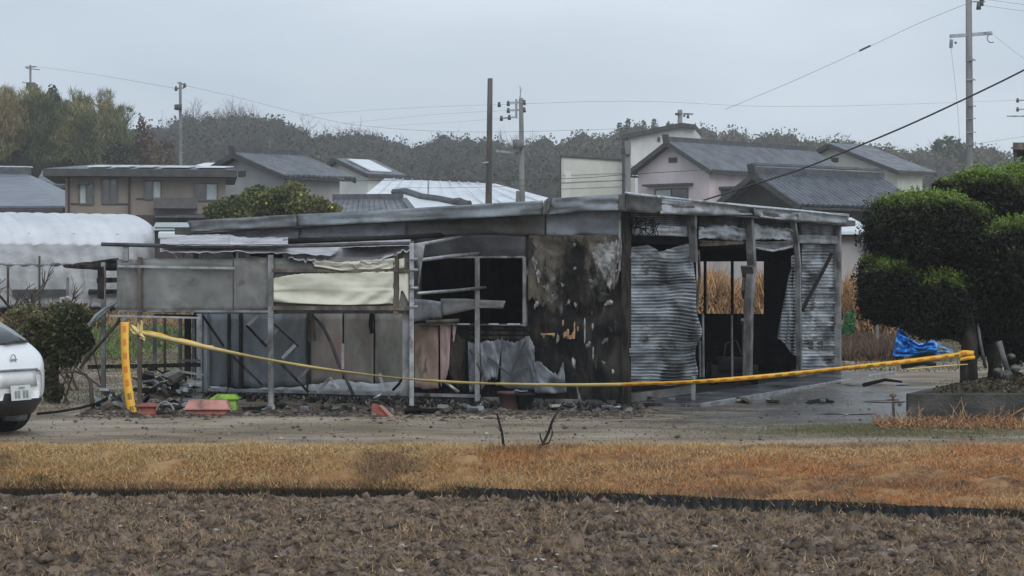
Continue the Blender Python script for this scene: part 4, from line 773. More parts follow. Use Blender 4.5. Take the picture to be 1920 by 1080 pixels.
# cream block and white block
T, fr, w = boxhouse('cream_block', 'plain cream clad building with sloping parapet, left of the grey post', 1052, 1172, 128, 7, 8, 1.9, 0, mw_cream, 'building')
O = Vector((fr[0][0], fr[0][1], 0)); g, q = fr[1], fr[2]; fp = lambda u, v, z: O+g*u+q*v+Vector((0,0,z)); za, zb_ = zat(294,128), zat(303,128)
MB().hexa([fp(0,0,1.9),fp(w,0,1.9),fp(w,7,1.9),fp(0,7,1.9),fp(0,0,za),fp(w,0,zb_),fp(w,7,zb_),fp(0,7,za)]).build('wall', mw_cream, T)
MB().beam(fp(-.05,-.04,za+.04), fp(w+.05,-.04,zb_+.04), .12,.10).build('coping', m_eave, T); MB().beam(fp(-.03,-.04,1.9), fp(-.03,-.04,za), .08,.08).build('corner_trim', m_eave, T)
for y in (327, 340, 352): MB().beam(fp(0.05,-.012,zat(y+2,128)), fp(w,-.012,zat(y-2,128)), .03,.03).build('cladding_joint', mw_grey, T)
MB().fbox(fr, .25, .6, -.05, 0, zat(342,128), zat(322,128)).build('meter_box', mw_white, T)
T, fr, w = boxhouse('white_block', 'white rendered tower block house with a dark two way sloping roof edge', 1178, 1303, 150, 8, 8, 1.9, 0, mw_white, 'building')
O = Vector((fr[0][0], fr[0][1], 0)); g, q = fr[1], fr[2]; fp = lambda u, v, z: O+g*u+q*v+Vector((0,0,z)); zs = [zat(y,150) for y in (258,240,243)]; um = w*.80
MB().pts([fp(0,0,1.9),fp(w,0,1.9),fp(w,0,zs[2]),fp(um,0,zs[1]),fp(0,0,zs[0]),fp(0,8,1.9),fp(w,8,1.9),fp(w,8,zs[2]),fp(um,8,zs[1]),fp(0,8,zs[0])],[(0,1,2,3,4),(9,8,7,6,5),(1,6,7,2),(0,4,9,5),(2,7,8,3),(3,8,9,4)]).build('wall', mw_white, T)
MB().beam(fp(-.5,3.6,zs[0]+.0), fp(um,3.6,zs[1]+.15), 8.2,.30).build('roof', m_eave, T); MB().beam(fp(um,3.6,zs[1]+.15), fp(w+.05,3.6,zs[2]+.12), 8.2,.30).build('roof', m_eave, T)
MB().fbox(fr, w*.44, w*.48, -.08, 0, zat(266,150), zat(258,150)).build('vent', m_eave, T)
MB().beam(P(1170,262,127), P(1170,380,127), .2,.2).build('dark_corner', m_eave, T)
# grey roof, far left
T = thing('slate_roofed_house', 'house with broad blue grey hipped roof at the left edge', 'house', tuple(P(20,400,112)))
r0, r1 = P(-70,326,116), P(50,327,116); e0, e1, e2, e3 = P(-150,388,108), P(117,388,108), Vector((P(117,388,108).x,124,P(117,388,108).z)), Vector((P(-150,388,108).x,124,P(117,388,108).z))
MB().pts([r0,r1,e0,e1,e2,e3],[(2,3,1,0),(3,4,1),(4,5,0,1),(5,2,0)]).build('roof', M('blue_grey_roof', [(.3,(.14,.155,.19)),(.7,(.19,.205,.245))], .7, (1,3,3), rough=.45, bump=.15), T, thick=.1)
MB().beam(r0+Vector((0,0,.15)), r1+Vector((.2,0,.12)), .4,.5).build('ridge', m_ridge2, T); MB().beam(r0+Vector((0,0,.42)), r1+Vector((.3,0,.39)), .3,.06).build('ridge_cap', m_whiteroof, T)
MB().beam(e0+Vector((0,0,-.18)), e1+Vector((0,0,-.18)), .3,.28).build('gutter', m_eave, T)
MB().box(e0.x+.6,e1.x-.6,109,123,1.8,e0.z-.1).build('wall', mw_grey, T)
# dark pile of roofs between
T = thing('small_dark_house', 'small dark roof squeezed between the slate roof and the beige house', 'house', tuple(P(95,340,128)))
MB().box(P(74,330,128).x,P(122,330,128).x,128,133,1.9,zat(345,128)).build('wall', mw_brown, T); MB().hexa([P(66,352,126.5),P(124,352,126.5),P(124,345,134),P(66,345,134),P(66,346,126.5),P(124,346,126.5),P(110,318,131),P(80,318,131)]).build('roof', m_tileD, T)
MB().beam(P(84,328,126.8),P(116,329,126.8),.2,.15).build('ridge', m_tile, T)
# right edge dark eave
T = thing('dark_eaved_house', 'dark brown eave and wall of a house cut by the right edge', 'house', tuple(P(1935,400,58)))
zw1 = zat(290,58); MB().hexa([(P(1908,1,58).x,58,1),(20,58,1),(22,66,1),(P(1912,1,66).x,66,1),(P(1908,1,58).x,58,zw1),(20,58,zw1),(22,66,zw1),(P(1912,1,66).x,66,zw1)]).build('wall', mw_brown, T)
zr0, zr1 = zat(281,57.4), zat(268,57.4); MB().hexa([(P(1899,1,57.2).x,57.2,zr0),(20,57.2,zr0),(22,67,zr0),(P(1903,1,67).x,67,zr0),(P(1899,1,57.2).x,57.2,zr1),(20,57.2,zr1),(22,67,zr1),(P(1903,1,67).x,67,zr1)]).build('roof', m_rust, T); MB().beam(P(1904,283,57.4),P(1904,300,57.4),.07,.07).build('gutter_outlet', m_eave, T)
MB().beam(P(1910,295,57.9),P(1910,520,57.9),.12,.12).build('corner_board', m_sheet, T)
# pinkish outbuilding directly behind the shed
T = thing('pale_outbuilding', 'pinkish white outbuilding with bright metal roof seen right of and through the burnt building', 'outbuilding', tuple(P(1500,600,60)))
xa, xb_ = P(1280,500,60).x, P(1624,500,60).x; zt = zat(440,60)
MB().box(xa, xb_, 60, 66, .3, zt).build('wall', M('pinkish_wall', [(.3,(.36,.335,.34)),(.7,(.44,.415,.42))], .7, (1,1,.5), rough=.9, stain=((.27,.25,.24),.8,(1,1,.4),.58,.75)), T)
MB().hexa([(xa-.3,59.6,zt),(xb_+.22,59.6,zt),(xb_+.22,64,zt+.5),(xa-.3,64,zt+.5),(xa-.3,59.6,zt+.08),(xb_+.22,59.6,zt+.08),(xb_+.22,64,zt+.58),(xa-.3,64,zt+.58)]).build('roof', m_whiteroof, T)
MB().box(xa-.2,xb_+.18,59.75,59.98,zt-.12,zt-.01).build('fascia', m_eave, T)
MB().tube([P(1616,452,59.6),P(1660,455,59.4)],.09,10).build('flue_pipe', m_sheet, T); MB().tube([P(1622,440,59.9),P(1622,600,59.9)],.04,6).build('downpipe', m_eave, T)
# --- polytunnel
T = thing('polytunnel', 'long white plastic covered greenhouse tunnel at the left', 'greenhouse', tuple(P(150,560,70)))
ax = Vector((-.82,-.57,0)).normalized(); rt = Vector((ax.y,-ax.x,0)); rt = -rt if rt.y > 0 else rt      # rt towards the camera
E = P(243,406,70); H = 2.95; W2 = 3.3; zg = E.z-H
m_poly = M('polythene', [(.2,(.46,.48,.52)),(.5,(.56,.58,.62)),(.8,(.64,.66,.70))], .7, (1,1,2), rough=.3)
m_polyD = M('dull_polythene', [(.3,(.22,.23,.235)),(.7,(.36,.37,.38))], 1.2, (1,1,2), rough=.5, bump=.3)
def arch(t): # t 0 near foot .. 1 far foot
    a = math.pi*t; s = -math.cos(a); return -s*W2*(1 if abs(s) < .9 else 1), H*max(0, math.sin(a))**.80
NL_, NA = 150, 44; Ltun = 19.5
def tun(i, j, t0, t1, extra=0):
    u = i/(NL_-1)*Ltun; t = t0+(t1-t0)*j/(NA-1); w_, h_ = arch(t); sag = .075*abs(math.sin(math.pi*u/.48))
    k = 1-(0.055-sag)*.4+extra
    return E+ax*u+rt*(w_*k)+Vector((0,0,(h_-H)+sag))
V = [tun(i, j, .20, .97) for i in range(NL_) for j in range(NA)]
Fq = [(i*NA+j,(i+1)*NA+j,(i+1)*NA+j+1,i*NA+j+1) for i in range(NL_-1) for j in range(NA-1)]
add('plastic_cover', V, Fq, m_poly, T, True, .01)
V = [tun(i, j, .002, .20) for i in range(NL_) for j in range(NA)]; add('side_curtain', V, Fq, m_polyD, T, True, .01)
V = [E+rt*arch(t/30)[0]*.98+Vector((0,0,arch(t/30)[1]-H)) for t in range(31)]+[E+Vector((0,0,-H))]; add('end_wall', V, [(t,t+1,31) for t in range(30)], m_poly, T, thick=.02)
V2 = [v+ax*Ltun for v in V]; add('end_wall', V2, [(t,t+1,31) for t in range(30)], m_poly, T, thick=.02)
for k in range(41):
    u = k*.48; b = MB(); b.tube([E+ax*u+rt*(arch(t/20)[0]*.985)+Vector((0,0,arch(t/20)[1]*.975-H-.02)) for t in range(21)], .014, 5); b.build('hoop', m_sheet, T)
for t_, r_, m_ in ((.128,.045,m_sheet),(.27,.012,m_poly)):
    w_, h_ = arch(t_); MB().tube([E+rt*(w_*1.01)+Vector((0,0,h_-H)), E+ax*Ltun+rt*(w_*1.01)+Vector((0,0,h_-H))], r_, 8).build('side_rail', m_, T)
for k in range(7):
    b = E+ax*(1.2+k*2.4)+rt*(W2+.12); MB().beam(Vector((b.x,b.y,zg+.55)), Vector((b.x,b.y,zg+.55))+ax*1.7, .08,.20).build('weight_board', m_eave, T)
# greenish hut between tunnel and house
T = thing('small_shed', 'small shed with greenish white panel roof above the end of the plastic tunnel', 'shed', tuple(P(325,450,66)))
MB().box(P(290,430,66).x,P(362,430,66).x,66,69,.8,zat(426,66)).build('wall', mw_brown, T)
MB().hexa([P(286,432,65.6),P(358,432,65.6),P(352,419,69),P(292,419,69),P(286,430,65.6),P(358,430,65.6),P(352,417,69),P(292,417,69)]).build('roof', M('greenish_panel', [(.3,(.26,.31,.30)),(.7,(.36,.42,.41))], 1, rough=.4), T)
MB().box(P(296,440,64).x,P(352,440,64).x,64,64.6,zat(448,64),zat(434,64)).build('water_tank', m_whiteroof, T, bevel=.05)

# ------------------------------------------------------------------ poles and cables
m_polec = M('concrete_pole', [(.3,(.13,.13,.13)),(.7,(.21,.21,.205))], 2, (1,1,.3), rough=.8)
m_polew = M('weathered_wood_pole', [(.3,(.045,.04,.036)),(.7,(.11,.095,.082))], 3, (1,1,.15), rough=.9)
m_wire = M('cable', [(.3,(.03,.03,.032)),(.7,(.05,.05,.052))], 2, rough=.6)
def pole(name, label, px, ytop, d, r0, r1, m, tilt=0, cat='utility pole'):
    x = (px-960)/FPX*d; zb = h1(x, d); T = thing(name, label, cat, (x, d, zb)); t = P(px+tilt, ytop, d)
    MB().tube([(x,d,zb-.3), t], r1, 12, r0).build('shaft', m, T, True); return T
def xarm(T, a, b, d, w, m=None, nm='crossarm'): MB().beam(P(*a,d), P(*b,d), w, w).build(nm, m or m_sheet, T)
def insul(T, px, py, d, s=.12):
    c = P(px, py, d); MB().tube([c+Vector((0,0,-s)), c+Vector((0,0,s))], s*.7, 8, s*.45).build('insulator', m_pipeD, T, True)
T = pole('wooden_pole', 'tall bare weathered wooden pole without any fittings, left of the utility pole', 914, 147, 95, .11, .17, m_polew, 5, 'pole')
MB().beam(P(905,305,94.8),P(916,304,94.8),.06,.06).build('bracket', m_sheet, T)
T = pole('utility_pole', 'slim concrete utility pole with three side arms and lightning spike beside the bare wooden pole', 981, 184, 104, .10, .17, m_polec, -4)
xarm(T, (950,193), (985,191), 104, .09); xarm(T, (952,207), (985,206), 104, .09); xarm(T, (940,222), (970,219), 104, .07); MB().beam(P(968,186,104),P(968,222,104),.09,.09).build('side_bracket', m_sheet, T)
MB().tube([P(976,186,104),P(975,161,104)],.02,5).build('lightning_spike', m_sheet, T); MB().beam(P(974,184,104),P(978,165,104),.025,.025).build('lightning_spike', m_sheet, T)
for a, b in ((953,194),(936,196),(953,207),(983,192),(983,206),(955,220),(940,222)): insul(T, a, b, 104)
MB().tube([P(972,262,103.7),P(972,278,103.7)],.26,12).build('transformer', m_polec, T, True); MB().beam(P(930,283,104),P(976,288,104),.09,.09).build('lamp_arm', m_sheet, T); MB().beam(P(985,262,104),P(995,259,104),.05,.05).build('step', m_sheet, T)
T = pole('utility_pole', 'thin far utility pole rising out of the bamboo at the upper left', 57, 122, 200, .10, .15, m_polec)
xarm(T, (47,126), (68,125), 200, .12); xarm(T, (49,128), (75,131), 200, .08); MB().tube([P(58,155,199.6),P(58,166,199.6)],.45,10).build('transformer', m_pipeD, T, True); MB().tube([P(64,158,199.6),P(64,168,199.6)],.35,10).build('transformer', m_pipeD, T, True); xarm(T, (42,154), (58,157), 200, .1)
T = pole('utility_pole', 'pale utility pole standing in front of the beige house roof, box halfway up', 340, 154, 115, .07, .11, m_polec, -2)
xarm(T, (328,166), (345,165), 115, .08); xarm(T, (333,155), (350,160), 115, .08); MB().tube([P(334,196,114.7),P(334,206,114.7)],.2,10).build('transformer', m_pipeD, T, True); insul(T,346,160,115); insul(T,330,166,115)
for a in range(5): MB().beam(P(338,230+a*14,114.9),P(346,230+a*14,114.9),.02,.02).build('step', m_sheet, T)
T = pole('utility_pole', 'short pole top with a single side arm above the white block', 1275, 206, 160, .17, .22, m_polec)
xarm(T, (1270,213), (1300,214), 160, .12); insul(T,1290,218,160,.15); insul(T,1283,216,160,.12); MB().tube([P(1272,212,160),P(1272,216,160)],.25,8).build('insulator', m_pipeD, T)
T = pole('utility_pole', 'thick concrete utility pole with wide crossarm at the upper right', 1820, -60, 95, .13, .19, m_polec, -4)
xarm(T, (1781,68), (1860,62), 95, .14); MB().tube([P(1784,74,94.9),P(1783,90,94.9)],.08,8).build('insulator', m_sheet, T); MB().tube([P(1791,78,94.9),P(1793,82,94.9)],.05,8).build('insulator', m_sheet, T)
rg = [P(1859+8*math.cos(t*.5),72+8*math.sin(t*.5),94.9) for t in range(2, 11)]; MB().tube(rg, .02, 5).build('cable_loop', m_wire, T)
for a, b in ((1840,4),(1835,11),(1841,-6)): insul(T, a, b, 94.9, .16)
MB().beam(P(1820,3,94.9),P(1847,3,94.9),.06,.06).build('top_arm', m_sheet, T)
for y in (113,150,199,222,248,272): MB().beam(P(1812,y,94.8),P(1830,y,94.8),.035,.035).build('step', m_sheet, T)
for y in (112,149): MB().tube([P(1819,y-1,95),P(1819,y+1.5,95)],.20,12).build('band', m_sheet, T)
T = pole('grey_post', 'short square grey steel post standing before the pink house', 1177, 264, 75, .10, .10, m_polec, 0, 'post')
MB().beam(P(1177,264,74.9),P(1177,290,74.9),.18,.18).build('post_head', m_polec, T); MB().beam(P(1168,278,74.8),P(1168,290,74.8),.1,.1).build('clamp_box', m_eave, T)
T = pole('utility_pole', 'partly hidden utility pole crossarms at the right edge', 1929, 160, 130, .12, .18, m_polec)
for y in (188,205): xarm(T,(1905,y),(1935,y),130,.06); insul(T,1908,y,130,.13)
xarm(T,(1888,218),(1935,218),130,.08)
def cable(label, pts, r, group=None):
    r = r*.42 if r != .017 else r*.8
    c = [P(*q) for q in pts]; s = []
    for i in range(len(c)-1):
        p0, p1, p2, p3 = c[max(i-1,0)], c[i], c[i+1], c[min(i+2,len(c)-1)]
        for k in range(8):
            t = k/8; s.append(.5*((2*p1)+(p2-p0)*t+(2*p0-5*p1+4*p2-p3)*t*t+(3*p1-p0-3*p2+p3)*t**3))
    s.append(c[-1]); o = MB().tube(s, r, 5).build('cable', m_wire, None, True); return setp(o, label, 'cable', group)
cable('thick black service cable running up from the burnt roof to the upper right', [(1318,376,34),(1350,366,33.6),(1400,350,33),(1500,318,32.4),(1600,278,31.8),(1700,236,31.2),(1800,190,30.6),(1925,129,30),(2150,10,29)], .017)
for lab, pts, r in [('faint wire sagging from the pole before the beige house past the bare wooden pole', [(346,160,115),(450,184,112),(600,222,108),(700,238,104),(850,247,100),(1010,246,98),(1200,240,97)], .014),
    ('faint wire from the far left pole towards the pole before the beige house', [(68,125,200),(180,140,170),(330,166,115)], .02),
    ('upper thin wire on the side arms of the slim utility pole', [(560,216,150),(740,204,130),(936,196,104),(1200,190,104),(1500,200,104),(1905,188,130)], .012),
    ('middle thin wire on the side arms of the slim utility pole', [(640,232,150),(800,216,130),(953,207,104)], .012),
    ('lowest thin wire on the side arms of the slim utility pole', [(700,238,150),(850,229,130),(940,222,104)], .012),
    ('low cable crossing before the pale hall and the cream block', [(640,340,90),(780,337,90),(960,338,90),(1100,333,90),(1177,327,75),(1330,318,85)], .03),
    ('second low cable crossing before the pale hall', [(740,352,90),(900,351,90),(1177,338,75)], .016),
    ('thin wire descending left from the thick pole at the upper right', [(1815,6,95),(1720,45,96),(1620,92,98),(1480,155,102),(1360,205,108)], .02),
    ('thin wire hanging down from the left end of the wide crossarm', [(1783,90,95),(1789,140,95),(1796,210,95),(1800,270,95)], .014),
    ('thin wire leaving the right end of the wide crossarm', [(1866,68,95),(1900,95,93),(1960,140,90)], .012),
    ('upper of two wires leaving the top of the thick pole to the right', [(1841,-2,95),(1960,14,90)], .014), ('lower of two wires leaving the top of the thick pole to the right', [(1841,10,95),(1960,26,90)], .014),
    ('faint wire above the hill at the far right', [(1830,270,95),(1880,262,100),(1960,250,110)], .014)]: cable(lab, pts, r)
setp(MB().tube([P(1622,92,98)-Vector((.25,0,.08)), P(1630,88,98)+Vector((.05,0,.06))], .05, 6).build('wire_splice', m_pipeD), 'small dark splice on the thin wire high in the sky', 'splice')
# aerials
for px, yt, d, lab in ((505,262,112,'thin television aerial on the ridge of the grey gabled house'),(803,338,118,'thin mast standing before the pale hall roof')):
    T = thing('aerial' if px == 505 else 'mast', lab, 'aerial' if px == 505 else 'mast', tuple(P(px, 384, d))); MB().tube([P(px,384 if px==803 else 296,d),P(px,yt,d)],.035,6).build('mast_tube', m_sheet, T)
    if px == 505:
        for y in (266,275): MB().beam(P(498,y,d),P(512,y,d),.03,.03).build('aerial_rod', m_sheet, T)
setp(MB().tube([P(970,384,101),P(971,358,101)],.08,8).build('short_post', m_polec), 'short grey post left of the foot of the slim utility pole', 'post')
# ------------------------------------------------------------------ vegetation
def skyz(px, d): return 1.78+(518-np.interp(px, SK[:, 0], SK[:, 1]))/4100*d
def crowns(cx, cy, cz, rx, rz, nper, size, pal, seed, w=None, shell=.55, asp=1.0, var=.25):
    """leaf clumps spread through the volume of many crowns; returns verts, faces, colours"""
    r = np.random.default_rng(seed); n = len(cx); N = n*nper
    u = r.normal(size=(N, 3)); u /= np.linalg.norm(u, axis=1, keepdims=True); rad = (shell+(1-shell)*r.uniform(0, 1, N)**.6)
    rad *= 1+.2*fbm(u[:, 0]*2.2+np.repeat(np.arange(n)*3.7, nper), u[:, 2]*2.2+u[:, 1]*2, seed)
    C = np.repeat(np.stack([cx, cy, cz], 1), nper, 0); S = np.stack([np.repeat(rx, nper), np.repeat(rx, nper), np.repeat(rz, nper)], 1)
    Pn = C+u*S*rad[:, None]
    V, F = quads(Pn, size, asp, .25, seed+1, dirs=u, jit=.7)
    pal = np.array(pal, float); ti = r.choice(len(pal), n, p=w); tint = pal[ti]*r.uniform(1-var, 1+var, (n, 1)); c = np.repeat(tint, nper, 0)*r.uniform(.65, 1.35, (N, 1))
    return V, F, np.repeat(c, 4, 0)
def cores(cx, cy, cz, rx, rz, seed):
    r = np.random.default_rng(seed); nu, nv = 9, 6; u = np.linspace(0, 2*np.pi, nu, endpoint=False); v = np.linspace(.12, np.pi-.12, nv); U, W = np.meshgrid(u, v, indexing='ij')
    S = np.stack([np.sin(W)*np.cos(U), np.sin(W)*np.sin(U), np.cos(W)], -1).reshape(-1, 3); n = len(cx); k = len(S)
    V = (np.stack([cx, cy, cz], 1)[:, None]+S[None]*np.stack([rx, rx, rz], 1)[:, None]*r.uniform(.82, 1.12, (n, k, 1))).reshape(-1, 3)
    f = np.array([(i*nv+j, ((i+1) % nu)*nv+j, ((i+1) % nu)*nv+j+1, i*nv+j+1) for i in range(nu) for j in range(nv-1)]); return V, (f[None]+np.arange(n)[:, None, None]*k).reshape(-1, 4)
# far wooded hill: one mass nobody could count
n = 2700; y = rng.uniform(225, 385, n); y[:900] = rng.uniform(345, 380, 900); x = rng.uniform(-.30, .30, n)*y; k_ = (x/y*4100+960)
z = hz(x, y); ht = rng.uniform(4.5, 8, n)*(1+.25*fbm(x*.05, y*.05, 9)); rx = ht*rng.uniform(.28, .42, n)
V, F, c = crowns(x, y, z+ht*.62, rx, ht*.42, 215, .36, [(.050,.055,.040),(.062,.058,.048),(.046,.053,.038),(.070,.064,.050),(.066,.060,.053),(.072,.078,.046)], 31, [.3,.22,.2,.1,.12,.06])
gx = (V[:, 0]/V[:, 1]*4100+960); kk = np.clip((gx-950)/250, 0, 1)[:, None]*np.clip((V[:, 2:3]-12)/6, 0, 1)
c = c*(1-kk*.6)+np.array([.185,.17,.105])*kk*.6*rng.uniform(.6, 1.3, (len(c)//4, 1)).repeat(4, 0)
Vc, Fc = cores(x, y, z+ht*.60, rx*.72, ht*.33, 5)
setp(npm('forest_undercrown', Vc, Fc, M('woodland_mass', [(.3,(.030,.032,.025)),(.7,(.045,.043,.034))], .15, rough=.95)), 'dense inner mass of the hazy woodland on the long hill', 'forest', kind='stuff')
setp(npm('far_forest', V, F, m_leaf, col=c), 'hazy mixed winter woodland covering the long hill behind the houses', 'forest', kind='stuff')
def baretree_mesh(mb, base, h, rnd, n=3, spread=.5, r=.05, up=.55, kids=(3,5)):
    def br(p, d, L, r_, lev):
        q = p+d*L; m_ = p.lerp(q, .5)+Vector((rnd.uniform(-1,1), rnd.uniform(-1,1), rnd.uniform(-.3,.6)))*L*.07
        mb.tube([p, m_, q], r_, 4 if lev < 2 else 3, r_*.6)
        if lev >= n: return
        for _ in range(rnd.randint(*kids)):
            t = rnd.uniform(.35, 1); s = p.lerp(q, t); nd = (d+Vector((rnd.gauss(0,1), rnd.gauss(0,1), rnd.gauss(up,.5)))*spread).normalized(); br(s, nd, L*rnd.uniform(.5,.75), r_*.6, lev+1)
    br(Vector(base), Vector((rnd.uniform(-.08,.08), rnd.uniform(-.08,.08), 1)).normalized(), h*.42, r, 0)
m_bark = M('grey_twigs', [(.3,(.10,.09,.085)),(.7,(.17,.155,.15))], 5, rough=.9)
m_barkD = M('dark_twigs', [(.3,(.035,.028,.022)),(.7,(.08,.065,.052))], 5, rough=.9)
# bare trees along the skyline
rnd = random.Random(5); mb = MB()
for i in range(260):
    px = rnd.choice([rnd.uniform(325, 560), rnd.uniform(325, 480), rnd.uniform(780, 1010), rnd.uniform(780, 1010), rnd.uniform(560, 760), rnd.uniform(1100, 1900)]); d = rnd.uniform(352, 372); x = (px-960)/4100*d
    baretree_mesh(mb, (x, d, h1(x, d)), rnd.uniform(9, 12.5), rnd, 3, .6, .10, kids=(3,5))
setp(mb.build('skyline_bare_trees', m_bark), 'pale leafless treetops along the hill skyline', 'bare trees', kind='stuff')
# near wood at the left: undergrowth, bare brown trees and bamboo plumes
n = 230; px = rng.uniform(-260, 322, n); d = rng.uniform(163, 190, n); x = (px-960)/4100*d; z = hz(x, d)
top = np.interp(px, [-300, 0, 60, 130, 215, 240, 262, 300, 330], [200, 215, 205, 200, 205, 245, 268, 275, 305]); zt = 1.78+(518-top)/4100*d
ht = np.clip((zt-z)*rng.uniform(.45, 1.0, n), 2, 14)
V, F, c = crowns(x, d, z+ht*.55, np.clip(ht*.3, 1.2, 2.8), ht*.45, 650, .17, [(.06,.05,.043),(.05,.05,.033),(.08,.058,.05),(.045,.043,.035),(.095,.07,.04)], 41, [.3,.25,.2,.15,.1], shell=.4)
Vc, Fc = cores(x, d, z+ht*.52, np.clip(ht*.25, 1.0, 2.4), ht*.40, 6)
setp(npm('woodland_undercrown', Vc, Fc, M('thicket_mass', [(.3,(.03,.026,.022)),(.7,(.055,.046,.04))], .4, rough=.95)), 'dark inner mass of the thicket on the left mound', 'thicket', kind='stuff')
setp(npm('near_woodland', V, F, m_leaf, col=c), 'brown and purple winter thicket on the mound at the left', 'thicket', kind='stuff')
def plume(cx, cy, z0, h, r0, n, seed, lean):
    r = np.random.default_rng(seed); t = r.uniform(.50, 1, n); a = r.uniform(0, 2*np.pi, n); rad = r0*(1.15-t)**.8*r.uniform(0, 1, n)**.35*(1+.5*np.sin(t*23+seed))+.05
    return np.stack([cx+np.cos(a)*rad+lean*t**2, cy+np.sin(a)*rad, z0+h*(.25+.75*t)], 1)
PP = []; cc = []
for i in range(210):
    px_ = rnd.uniform(-220, 235); d_ = rnd.uniform(160, 186); x_ = (px_-960)/4100*d_
    zt_ = 1.78+(518-np.interp(px_, [-250, 0, 60, 100, 140, 215, 240], [175, 178, 178, 176, 182, 180, 225])+rnd.uniform(-10, 26)*-1)/4100*d_
    z_ = h1(x_, d_); m_n = 1000; PP.append(plume(x_, d_, z_, (zt_-z_)*rnd.uniform(.78, 1.03), 1.7, m_n, i, rnd.uniform(-1.6, 1.6)))
    b = [(.20,.195,.085),(.145,.16,.075),(.09,.115,.055),(.23,.18,.085)][rnd.choice([0,0,1,1,2,3]) if px_ > 40 else rnd.choice([0,1,3,3])]; cc.append(np.tile(b, (m_n, 1))*rnd.uniform(.75, 1.25))
PP = np.concatenate(PP); cc = np.concatenate(cc)*rng.uniform(.6, 1.4, (len(PP), 1)); V, F = blades(PP, .62, .035, 1.1, 44)
setp(npm('bamboo_grove', V, F, m_leaf, col=np.repeat(cc, 3, 0)), 'yellow green feathery bamboo plumes topping the mound at the left', 'bamboo', kind='stuff')
def tree(name, label, px, ytop, d, cols_, seed, rx=1.6, n=1400, size=.22, group=None, zc=.6, cat='tree'):
    x = (px-960)/4100*d; z0 = h1(x, d); zt_ = zat(ytop, d); H_ = zt_-z0; T = thing(name, label, cat, (x, d, z0), group)
    MB().tube([(x,d,z0-.2),(x+.1,d,z0+H_*.5),(x,d,z0+H_*.9)], .14, 8, .04).build('trunk', m_barkD, T, True)
    k = 5; r = np.random.default_rng(seed); cx = x+r.normal(0, rx*.4, k); cy = d+r.normal(0, rx*.4, k); cz = z0+H_*np.linspace(.4, .88, k)
    V, F, c = crowns(cx, cy, cz, np.full(k, rx)*np.linspace(1, .55, k), np.full(k, H_*.14), n//k, size, cols_, seed, shell=.4)
    setp(npm('crown', V, F, m_leaf, T, col=c), kind='stuff'); return T
tree('autumn_tree', 'rust coloured tree at the right end of the bamboo mound', 272, 222, 165, [(.14,.075,.045),(.11,.07,.05)], 51, 1.0)
tree('autumn_tree', 'small brownish tree lowest at the right foot of the mound', 303, 262, 160, [(.12,.085,.05),(.10,.08,.05)], 52, 1.3)
tree('evergreen_tree', 'dark round evergreen above the beige house roof', 245, 268, 155, [(.022,.024,.02),(.03,.03,.022)], 53, 2.0, 2600)
tree('evergreen_tree', 'dark green tall evergreen rising among the bamboo plumes', 105, 162, 172, [(.04,.05,.035),(.05,.055,.035)], 54, 1.0)
tree('evergreen_tree', 'dark rounded broadleaf tree on the skyline left of the thick utility pole', 1770, 258, 300, [(.045,.06,.03),(.06,.07,.035)], 56, 4.0, 2200, .45)
for i, (px, yt) in enumerate(((1172,218),(1205,222),(1232,219),(1252,224),(1165,226))):
    tree('cedar', ['tallest cedar tip left of the white block','second cedar tip right of the tallest','middle cedar tip over the white block','rightmost cedar tip near the short pole','low leftmost cedar tip beside the tallest'][i], px, yt+5, 330, [(.075,.08,.055)], 70+i, .8, 700, .30, 'cedar tips above the ridge')
# citrus tree in front of the grey house
cx_, d_ = (505-960)/4100*72, 72; T = thing('citrus_tree', 'broad citrus tree dotted with yellow fruit behind the left end of the burnt roof', 'tree', (cx_, d_, h1(cx_, d_)))
z0 = h1(cx_, d_)
for dx in (-.8, 0, .7): MB().tube([(cx_+dx*.3,d_,z0-.1),(cx_+dx,d_,z0+1.2),(cx_+dx*1.6,d_,z0+2.6)], .07, 7, .03).build('trunk', m_barkD, T, True)
px_ = np.array([415,440,470,500,530,560,590,610,450,520,480,545,605]); py_ = np.array([398,388,380,376,372,382,388,396,400,392,366,360,404]); k = len(px_)
V, F, c = crowns((px_-960)/4100*d_, np.full(k, d_)+rng.normal(0, .4, k), 1.78+(518-py_)/4100*d_, np.full(k, .55), np.full(k, .38), 800, .11, [(.12,.14,.04),(.085,.105,.033),(.17,.175,.06)], 61, shell=.3)
setp(npm('crown', V, F, m_leaf, T, col=c), kind='stuff')
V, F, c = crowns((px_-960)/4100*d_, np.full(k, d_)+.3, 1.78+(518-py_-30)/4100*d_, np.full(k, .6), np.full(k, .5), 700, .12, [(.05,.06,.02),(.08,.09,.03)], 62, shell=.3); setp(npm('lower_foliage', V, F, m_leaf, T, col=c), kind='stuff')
m_fruit = M('yellow_fruit', [(.3,(.55,.42,.06)),(.7,(.7,.55,.1))], 3, rough=.5)
def icos(mb, c, r, sq=1):
    t = 1.618; vs = [(-1,t,0),(1,t,0),(-1,-t,0),(1,-t,0),(0,-1,t),(0,1,t),(0,-1,-t),(0,1,-t),(t,0,-1),(t,0,1),(-t,0,-1),(-t,0,1)]
    fs = [(0,11,5),(0,5,1),(0,1,7),(0,7,10),(0,10,11),(1,5,9),(5,11,4),(11,10,2),(10,7,6),(7,1,8),(3,9,4),(3,4,2),(3,2,6),(3,6,8),(3,8,9),(4,9,5),(2,4,11),(6,2,10),(8,6,7),(9,8,1)]
    return mb.pts([(c[0]+v[0]*r/1.9, c[1]+v[1]*r/1.9, c[2]+v[2]*r/1.9*sq) for v in vs], fs)
for i in range(9):
    j = rnd.randrange(len(px_)); icos(MB(), P(px_[j]+rnd.uniform(-18,18), py_[j]+rnd.uniform(-10,12), d_-.5), .055).build('fruit', m_fruit, T, True)

